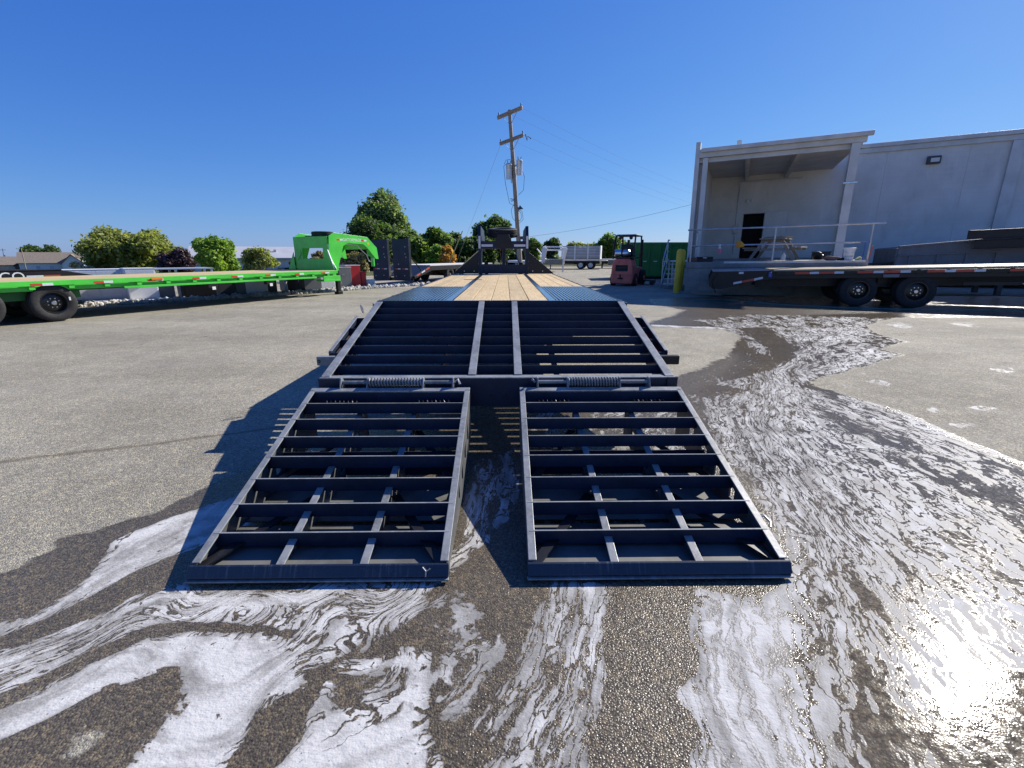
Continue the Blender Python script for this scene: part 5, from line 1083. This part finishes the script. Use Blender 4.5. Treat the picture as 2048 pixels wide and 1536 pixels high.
W_('tongue', MB().bar((-1.9, .6, .8), (-3.0, 1.1, .7), .12, .16), BLACK, WF); W_('leg', MB().box(-1.8, -1.7, .4, .5, 0, .5), BLACK, WF); W_('leg', MB().box(-1.8, -1.7, 1.8, 1.9, 0, .83), BLACK, WF)
for x in (1.2, 2.2):
    for y, rz in ((.2, -math.pi / 2), (2.1, math.pi / 2)): wheel(WF, (x, y, .37), .37, .22, rz)
W_('axle_beam', MB().box(.9, 2.5, .7, 1.0, .35, .5), BLACK, WF)

# ---------------------------------------------------------------- houses and the low grey roofed building behind the trees
ROOF = mat('brown_shingles', (0.20, 0.165, 0.13), .9, 0, .15, 3); ROOF2 = mat('grey_metal_roof', (0.42, 0.43, 0.45), .6, 0.1, .06, 1); SIDING = mat('pale_siding', (0.58, 0.60, 0.62), .7, 0, .05, 1); CREAM = mat('cream_siding', (0.66, 0.60, 0.46), .7, 0, .05, 1); BRICKD = mat('dark_brick', (0.11, 0.085, 0.08), .9, 0, .2, 4)
GLASS = mat('window_glass', (0.35, 0.42, 0.5), .1, 0, .1, 1)
def house(name, label, c, wd, dp, eave, ridge, rz, wallm, gables=(), win=()):
    z0 = lot_z(c.x) + .9; t = thing(name, label, 'house', (c.x, c.y, z0), (0, 0, rz))
    MB().prism([(-dp / 2, 0), (-dp / 2, eave), (0, ridge - .15), (dp / 2, eave), (dp / 2, 0)], -wd / 2, wd / 2, 'x').build('walls', wallm, t)
    r = MB()
    for s_ in (-1, 1): r.prism([(s_ * (dp / 2 + .4), eave - .25), (0, ridge), (0, ridge + .15), (s_ * (dp / 2 + .4), eave - .08)], -wd / 2 - .4, wd / 2 + .4, 'x')
    r.build('roof', ROOF, t)
    for gx_, gw, gz, gm in gables:
        MB().prism([(gx_ - gw / 2, 0), (gx_ - gw / 2, eave - .3), (gx_, eave - .3 + gz), (gx_ + gw / 2, eave - .3), (gx_ + gw / 2, 0)], -dp / 2 - 2.2, -dp / 2 - .01, 'y').build('gable_wing', gm, t)
        MB().prism([(gx_ - gw / 2 - .4, eave - .55), (gx_, eave - .25 + gz), (gx_ + gw / 2 + .4, eave - .55), (gx_ + gw / 2 + .4, eave - .35), (gx_, eave + gz), (gx_ - gw / 2 - .4, eave - .35)], -dp / 2 - 2.6, -1.0, 'y').build('gable_roof', ROOF, t)
        f = MB().box(gx_ - .7, gx_ + .7, -dp / 2 - 2.28, -dp / 2 - 2.201, 1.0, 2.3).build('window', WHITE, t); MB().box(gx_ - .6, gx_ + .6, -dp / 2 - 2.31, -dp / 2 - 2.2805, 1.1, 2.2).build('pane', GLASS, f)
    for wx in win:
        f = MB().box(wx - .6, wx + .6, -dp / 2 - .07, -dp / 2 - .001, 1.0, 2.2).build('window', WHITE, t); MB().box(wx - .5, wx + .5, -dp / 2 - .1, -dp / 2 - .0705, 1.1, 2.1).build('pane', GLASS, f)
    return t
h1 = at(30, 530, 150); h1.x = -150 * 994 / 947; house('brown_roof_house', 'brown roofed house with two dark gables at the far left edge', Vector((-160, 150, 0)), 15, 8, 2.9, 5.2, R(40), CREAM, ((-4.5, 4.4, 1.7, BRICKD), (4.0, 4.4, 1.7, BRICKD)))
house('pale_gable_house', 'pale sided house with brown roof left of the big tree', Vector((-146, 150, 0)), 14, 9, 3.0, 6.0, R(38), SIDING, ((5.2, 5.0, 2.6, SIDING),), (-3, 0))
GRB = thing('grey_roof_shed', 'long low shed with plain pale grey roof behind the sapling', 'shed', (-36.5, 66, lot_z(-36.5) - .2), (0, 0, R(30)))
MB().box(-6.5, 6.5, -4, 4, 0, 2.0).build('walls', SIDING, GRB); r = MB()
for s_ in (-1, 1): r.prism([(s_ * 4.4, 1.85), (0, 3.35), (0, 3.5), (s_ * 4.4, 2.0)], -6.9, 6.9, 'x')
r.build('roof', ROOF2, GRB); MB().box(2.9, 3.2, -2.2, -1.9, 2.6, 3.1).build('roof_vent', OFFW, GRB)

# ---------------------------------------------------------------- trees
def leaf_mat(name, cols, trans=0.45):
    q = NT(name); g = q.n('NewGeometry'); rnd = g.outputs['Random Per Island']
    big = q.noise(q.n('TexCoord').outputs['Object'], .55, 3).outputs[0]
    cr = q.t.nodes.new('ShaderNodeValToRGB'); q.t.links.new(q.math('ADD', q.math('MULTIPLY', rnd, .55), q.math('MULTIPLY', big, .45)), cr.inputs[0])
    cols = [tuple(min(.6, x * 2.15) for x in c) for c in cols]
    el = cr.color_ramp.elements; el[0].position = .25; el[0].color = (*cols[0], 1); el[1].position = .78; el[1].color = (*cols[-1], 1)
    for k, c in enumerate(cols[1:-1]): e = el.new(.25 + .53 * (k + 1) / (len(cols) - 1)); e.color = (*c, 1)
    q.set(q.b.inputs['Base Color'], cr.outputs[0]); q.b.inputs['Roughness'].default_value = .55; q.b.inputs['Specular IOR Level'].default_value = .35
    tr = q.n('BsdfTranslucent', Color=q.mix(1.0, cr.outputs[0], (1.5, 1.6, .7), blend='MULTIPLY')); ms = q.n('MixShader', Fac=trans)
    q.t.links.new(q.b.outputs[0], ms.inputs[1]); q.t.links.new(tr.outputs[0], ms.inputs[2]); q.t.links.new(ms.outputs[0], q.out.inputs[0])
    return q.m
LEAF = {'dark': leaf_mat('leaf_dark', [(.018, .032, .012), (.035, .060, .020), (.060, .090, .028)]), 'mid': leaf_mat('leaf_mid', [(.030, .055, .014), (.06, .095, .022), (.10, .135, .034)]),
        'yellow': leaf_mat('leaf_yellow', [(.050, .066, .020), (.105, .118, .034), (.17, .175, .055)]), 'olive': leaf_mat('leaf_olive', [(.05, .045, .02), (.11, .10, .045), (.18, .15, .075)], .25),
        'purple': leaf_mat('leaf_purple', [(.018, .010, .014), (.035, .020, .026), (.055, .032, .038)], .15), 'bright': leaf_mat('leaf_bright', [(.045, .085, .014), (.09, .145, .022), (.15, .20, .035)]),
        'orange': leaf_mat('leaf_orange', [(.09, .07, .02), (.22, .12, .03), (.30, .13, .03)]), 'blonde': leaf_mat('leaf_blonde', [(.12, .10, .05), (.25, .22, .13), (.34, .30, .2)], .2), 'sage': leaf_mat('leaf_sage', [(.035, .058, .022), (.075, .105, .042), (.12, .15, .065)])}
BARK = mat('bark', (0.10, 0.08, 0.06), .9, 0, .3, 6)
def tree(name, label, px, ytop, hw, d, style, nl=5000, leaf=None, squash=1.0, group='trees beyond the yard', base=None, low=.12, seed=0, clumps=26, cat='tree', upright=False):
    top = at(px, ytop, d); rs = np.random.RandomState(1000 + seed + int(px)); zg = lot_z(top.x) if base is None else base
    h = top.z - zg; rx = hw * d / 947.0; t = thing(name, label, cat, (top.x, d, zg), (0, 0, rs.rand() * 6), group)
    leaf = (leaf or d * .0052) * .88; nl = int(nl * 2.7)
    cz = h * (low + 1) / 2; rz = h * (1 - low) / 2
    cl = []
    while len(cl) < clumps:
        u = rs.uniform(-1, 1, 3)
        if (u ** 2).sum() > 1: continue
        if (u ** 2).sum() < .18 and rs.rand() < .7: continue
        taper = 1.0 - .25 * max(0, u[2]) if not upright else 1.0 - .45 * u[2]
        cl.append((u[0] * rx * .78 * taper, u[1] * rx * .78 * taper * squash, cz + u[2] * rz * .80, rs.uniform(.18, .46) * min(rx, rz * 1.3)))
    cl = np.array(cl); wts_ = cl[:, 3] ** 2; wts_ /= wts_.sum(); pick = rs.choice(len(cl), nl, p=wts_)
    dirs = rs.normal(size=(nl, 3)); dirs /= np.linalg.norm(dirs, axis=1, keepdims=True)
    rad = cl[pick, 3] * rs.rand(nl) ** .45 * (1 + .25 * rs.normal(size=nl) * .5) * np.where(rs.rand(nl) < .08, rs.uniform(1.0, 1.25, nl), 1.0)
    c = cl[pick, :3] + dirs * rad[:, None] * np.array([1, 1, .85]); c[:, 2] = np.maximum(c[:, 2], h * low * .6)
    nrm = dirs * .55 + rs.normal(size=(nl, 3)) * .6 + np.array([0, 0, .35]); nrm /= np.linalg.norm(nrm, axis=1, keepdims=True)
    a = np.cross(nrm, rs.normal(size=(nl, 3))); a /= np.linalg.norm(a, axis=1, keepdims=True); b = np.cross(nrm, a)
    s1 = (leaf * rs.uniform(.6, 1.25, nl))[:, None]; s2 = s1 * rs.uniform(.45, .75, nl)[:, None]
    v = np.stack([c - a * s1, c - b * s2 + nrm * s2 * .2, c + a * s1, c + b * s2 + nrm * s2 * .2], 1).reshape(-1, 3)
    me = bpy.data.meshes.new('crown'); me.from_pydata(v.tolist(), [], np.arange(nl * 4).reshape(-1, 4).tolist())
    link('crown', me, LEAF[style], t)
    m = MB(); tw = max(.05, h * .028); m.tube([(0, 0, -.3), (.02 * h, .01 * h, h * .3), (-.01 * h, .02 * h, h * .6), (0.02 * h, 0, h * .85)], tw, 8, tw * .25)
    for k in range(min(10, clumps)): 
        e = cl[k]; z0 = h * (.12 + .4 * rs.rand()); m.tube([(0.01 * h, 0, z0), (e[0] * .5, e[1] * .5, (z0 + e[2]) / 2 + .03 * h), tuple(e[:3])], tw * .45, 5, tw * .1)
    m.build('trunk', BARK, t)
    return t
tree('dark_tree', 'dark tree rising behind the brown house roofs', 78, 484, 42, 185, 'dark', 2600, leaf=.7, low=.1)
tree('broad_tree', 'broad yellow green tree behind the white cabinets', 258, 450, 92, 36, 'yellow', 9500, leaf=.17, clumps=46, low=.12)
tree('pale_shrub', 'pale blossoming shrub right of the pale house', 160, 517, 22, 33, 'blonde', 1800, leaf=.12, clumps=16, low=.05, cat='shrub', group='shrubs along the yard edge')
tree('purple_shrub', 'dark purple leaved shrub between two green trees', 352, 497, 36, 31, 'purple', 3200, leaf=.12, clumps=18, low=.03, cat='shrub', group='shrubs along the yard edge')
tree('round_green_tree', 'bright green leafy tree left of the small sapling', 424, 472, 44, 28, 'bright', 4800, leaf=.12, clumps=24, low=.05)
tree('yellow_sapling', 'small yellow green sapling with upswept twigs', 512, 489, 34, 25, 'yellow', 1300, leaf=.09, clumps=20, low=.15, upright=True)
tree('dark_shrub', 'small dark shrub just left of the green bulkhead', 588, 508, 16, 25, 'dark', 900, leaf=.09, clumps=10, low=.1, cat='shrub', group='shrubs along the yard edge')
tree('grey_shrub', 'dull grey leaved shrub seen through the green bulkhead window', 632, 496, 24, 30, 'olive', 1200, leaf=.10, clumps=12, low=.1, cat='shrub', group='shrubs along the yard edge')
tree('brown_bush', 'olive brown bush under the green trailer neck', 706, 504, 34, 26, 'olive', 2800, leaf=.09, clumps=20, low=.05, cat='shrub', group='shrubs along the yard edge')
tree('dark_cedar', 'dark dense cedar in front of the tallest tree', 738, 424, 62, 43, 'dark', 8000, leaf=.19, clumps=40, low=.04)
tree('tall_tree', 'tallest round crowned tree behind the navy upright ramps', 762, 380, 66, 52, 'sage', 9000, leaf=.23, clumps=46, low=.10)
tree('hanging_tree', 'light green tree right of the navy ramps with low branches', 800, 440, 36, 47, 'sage', 3600, leaf=.19, clumps=22, low=.05)
tree('side_green_tree', 'mid green tree left of the orange bush', 858, 451, 46, 44, 'mid', 6000, leaf=.19, clumps=30, low=.05)
tree('orange_bush', 'small bush turning orange near the yellow guy wire', 890, 492, 24, 39, 'orange', 1500, leaf=.14, clumps=12, low=.05, cat='shrub', group='shrubs along the yard edge')
tree('green_bush', 'green bush below the mid green tree', 868, 490, 28, 40, 'bright', 1800, leaf=.15, clumps=14, low=.04, cat='shrub', group='shrubs along the yard edge')
tree('far_dark_tree', 'dark far tree between the orange bush and trailer neck', 918, 457, 34, 66, 'dark', 4500, leaf=.29, clumps=26, low=.04)
tree('very_dark_tree', 'very dark tree close left of the trailer neck', 960, 472, 44, 60, 'dark', 4500, leaf=.27, clumps=26, low=.03)  # takes the dark leaf colours
tree('neck_tree', 'round dark tree standing directly behind the trailer neck', 985, 432, 44, 64, 'dark', 5500, leaf=.26, clumps=30, low=.05)
tree('rusty_green_tree', 'green tree tinged orange just right of the trailer neck', 1062, 477, 24, 58, 'mid', 2600, leaf=.24, clumps=16, low=.03)
tree('conical_dark_tree', 'small dark tree above the white gooseneck trailer', 1102, 479, 24, 70, 'dark', 2400, leaf=.29, clumps=16, low=.03)
tree('yellowish_tree', 'yellowish tree behind the white stake sided trailer', 1168, 480, 34, 74, 'yellow', 3800, leaf=.30, clumps=24, low=.03)
tree('bushy_far_tree', 'bushy green tree just left of the forklift', 1222, 470, 36, 68, 'mid', 4200, leaf=.28, clumps=26, low=.03)
tree('low_right_bush', 'low yellow green bush seen behind the forklift roof posts', 1245, 496, 22, 60, 'yellow', 1500, leaf=.22, clumps=12, low=.03, cat='shrub', group='shrubs along the yard edge')
# dark hedge mass filling the gaps low down
for i, (px, yt, hw, d) in enumerate(((1190, 512, 60, 78), (905, 500, 60, 72), (1030, 500, 40, 72))):
    tree('dark_hedge', ['dark low hedge behind the white trailers', 'dark low hedge behind the orange bush', 'dark low hedge behind the open trailer neck'][i], px, yt, hw, d, 'dark', 2600, leaf=.3, clumps=24, low=.02, squash=.5, cat='hedge', group='hedges at the far side')

# ---------------------------------------------------------------- utility poles, wires
def upole(name, label, base, top, r0, r1, group=None):
    t = thing(name, label, 'utility pole', tuple(base), (0, 0, 0), group)
    v = Vector(top) - Vector(base); MB().tube([(0, 0, -.2), tuple(v * .5), tuple(v)], r0, 12, r1).build('pole', POLEWOOD, t, smooth=True); return t, v
PB = Vector((.62, 32, 0)); PTp = at(1019, 220, 32)
UP, uv_ = upole('utility_pole', 'leaning wooden utility pole with three transformers behind the trailer', PB, PTp, .17, .11)
def on(k): return uv_ * k
ad = (at(1040, 224, 31.5) - at(994, 243, 32.5)).normalized()
def U_(name, mb, m_, par=UP, **k): return mb.build(name, m_, par, **k)
hts = uv_.length
for i, (ka, off, ln) in enumerate(((.985, .0, .95), (.985, .24, .95), (.835, .0, .92), (.835, .24, .92))):
    c = on(ka) + Vector((0.0, -.16 + off * 1.4, 0)); U_('crossarm', MB().bar(c - ad * ln, c + ad * ln, .10, .12), POLEWOOD)
for ka in (.985, .835):
    for s_ in (-1, 1):
        c = on(ka) + Vector((0, -.16, -.06)); U_('arm_brace', MB().bar(on(ka - .072) + Vector((0, -.12, 0)), c + ad * (s_ * .62), .04, .015), GALV)
        U_('insulator', MB().lathe([(.001, .16), (.03, .16), (.05, .10), (.03, .06), (.05, .02), (.02, 0)], 8, 'z', o=tuple(c + ad * (s_ * .85) + Vector((0, 0, .12)))), GREYBOX)
for (dx, dy, kz, hh) in ((-.34, -.15, .60, 1.0), (.34, -.12, .625, .98), (-.06, .34, .585, 1.0)):
    c = on(kz) + Vector((dx, dy, 0)); tk = U_('transformer', MB().lathe([(.001, hh * .97), (.12, hh * .96), (.20, hh * .90), (.205, hh * .86), (.19, hh * .84), (.19, 0.02), (.001, 0)], 18, 'z', o=tuple(c)), ALU, smooth=True)
    for a_ in (-.08, .08): U_('bushing', MB().cyl(c + Vector((a_, 0, hh * .95)), c + Vector((a_ * 1.3, 0, hh * 1.12)), .025, 6), GREYBOX, tk)
    U_('hanger', MB().bar(c + Vector((0, 0, hh * .6)), on(kz + .06), .04, .08), GALV, tk)
for pts in ([(-.40, -.15, .695), (-.62, -.1, .68), (-.60, 0, .58), (-.42, 0, .46), (-.05, 0, .44)], [(.42, -.1, .69), (.66, 0, .62), (.55, 0, .54), (.2, 0, .51)], [(-.15, 0, .72), (-.45, -.1, .715), (-.58, -.1, .69)], [(.05, 0, .43), (.36, 0, .41), (.40, 0, .36), (.1, 0, .335)], [(.05, 0, .43), (.28, 0, .40), (.30, 0, .37), (.1, 0, .345)], [(-.05, 0, .47), (-.35, 0, .42), (-.30, 0, .37), (-.05, 0, .34)]):
    U_('drop_cable', MB().tube([tuple(on(k) + Vector((x, y, 0))) for x, y, k in pts], .014, 6), BLACK)
U_('street_lamp', MB().box(.14, .62, -.10, .10, 0, .20), DARKGREY, loc=tuple(on(.245) - Vector((0, 0, .1))))
U_('lamp_hood', MB().prism([(.08, 0), (.45, .05), (.22, .28)], -.08, .08, 'y'), DARKGREY, loc=tuple(on(.42)))
U_('pin_cluster', MB().tube([(-.1, -.2, 0), (-.3, -.25, -.05), (-.35, -.25, .1), (-.1, -.2, .05)], .03, 6), GREYBOX, loc=tuple(on(.475)))
U_('cutout', MB().tube([(0, 0, 0), (.12, 0, -.35), (.16, 0, -.1), (.35, 0, -.25)], .03, 6), DARKGREY, loc=tuple(on(.835) + ad * 1.05))
WIRE = mat('dull_wire', (0.16, 0.18, 0.22), 0.9, 0, 0.05, 2, spec=0.1)
def wire(name, label, a, b, sag, r=.010, m_=None, group=None):
    a = Vector(a); b = Vector(b); p = [a.lerp(b, t / 16) - Vector((0, 0, sag * 4 * (t / 16) * (1 - t / 16))) for t in range(17)]
    return setp(MB().tube(p, r, 5).build(name, m_ or GALV), label, 'wire', group)
c1 = PB + on(.985) + ad * .9; c2 = PB + on(.985) - ad * .1; c3 = PB + on(.835) + ad * .95; c4 = PB + on(.835) - ad * .1
for c, lb_ in ((c1, 'topmost power line running right from the upper crossarm'), (c2, 'second power line running right from the upper crossarm'), (c3, 'third power line running right from the lower crossarm'), (c4, 'lowest power line running right from the lower crossarm')):
    wire('power_line', lb_, c, c + Vector((60, 66, 1.0)), 2.6, .0045, WIRE, 'power lines from the wooden pole')
wire('service_cable', 'thin bright service cable running right from the lamp bracket', PB + on(.25) + Vector((.5, 0, 0)), Vector((12.0, 27.0, 4.6)), .25, .007, WIRE)
wire('guy_wire', 'long thin guy wire sloping left from the lower crossarm', PB + on(.835) - ad * .85, at(905, 545, 36), .05, .008, GALV)
wire('guy_wire', 'yellow sheathed guy wire standing before the dark far tree', at(925, 462, 34), at(893, 541, 34), 0, .035, mat('guy_guard', (.42, .38, .14), .6))
wire('guy_wire', 'short pale stay wire sloping to the black gusset', at(972, 488, 22), at(918, 536, 24), 0, .02, mat('stay', (.45, .42, .30), .6))
for (px, yt, yb_, d, lb_) in ((5, 497, 530, 160, 'tiny far utility pole with crossarm at the left edge'), (452, 484, 535, 90, 'tiny far utility pole behind the yellow green sapling')):
    a_, b2 = at(px + 4, yb_, d), at(px, yt, d); a_.z = min(a_.z, lot_z(a_.x)); t, vv = upole('far_pole', lb_, a_, b2, .16, .10, 'far utility poles'); MB().bar(vv * .95 - Vector((1.1, 0, 0)), vv * .95 + Vector((1.1, 0, 0)), .12, .12).build('crossarm', POLEWOOD, t); MB().cyl(vv * .72 + Vector((.3, 0, -.5)), vv * .72 + Vector((.3, 0, .5)), .3, 10).build('transformer', GREYBOX, t)
p0, p1 = at(42, 497, 60), at(54, 545, 60); setp(MB().cyl(p0, p1, .05, 6).build('leaning_stay', mat('stay2', (.30, .27, .20), .7)), 'thin leaning stay pole before the brown roofed house', 'pole')
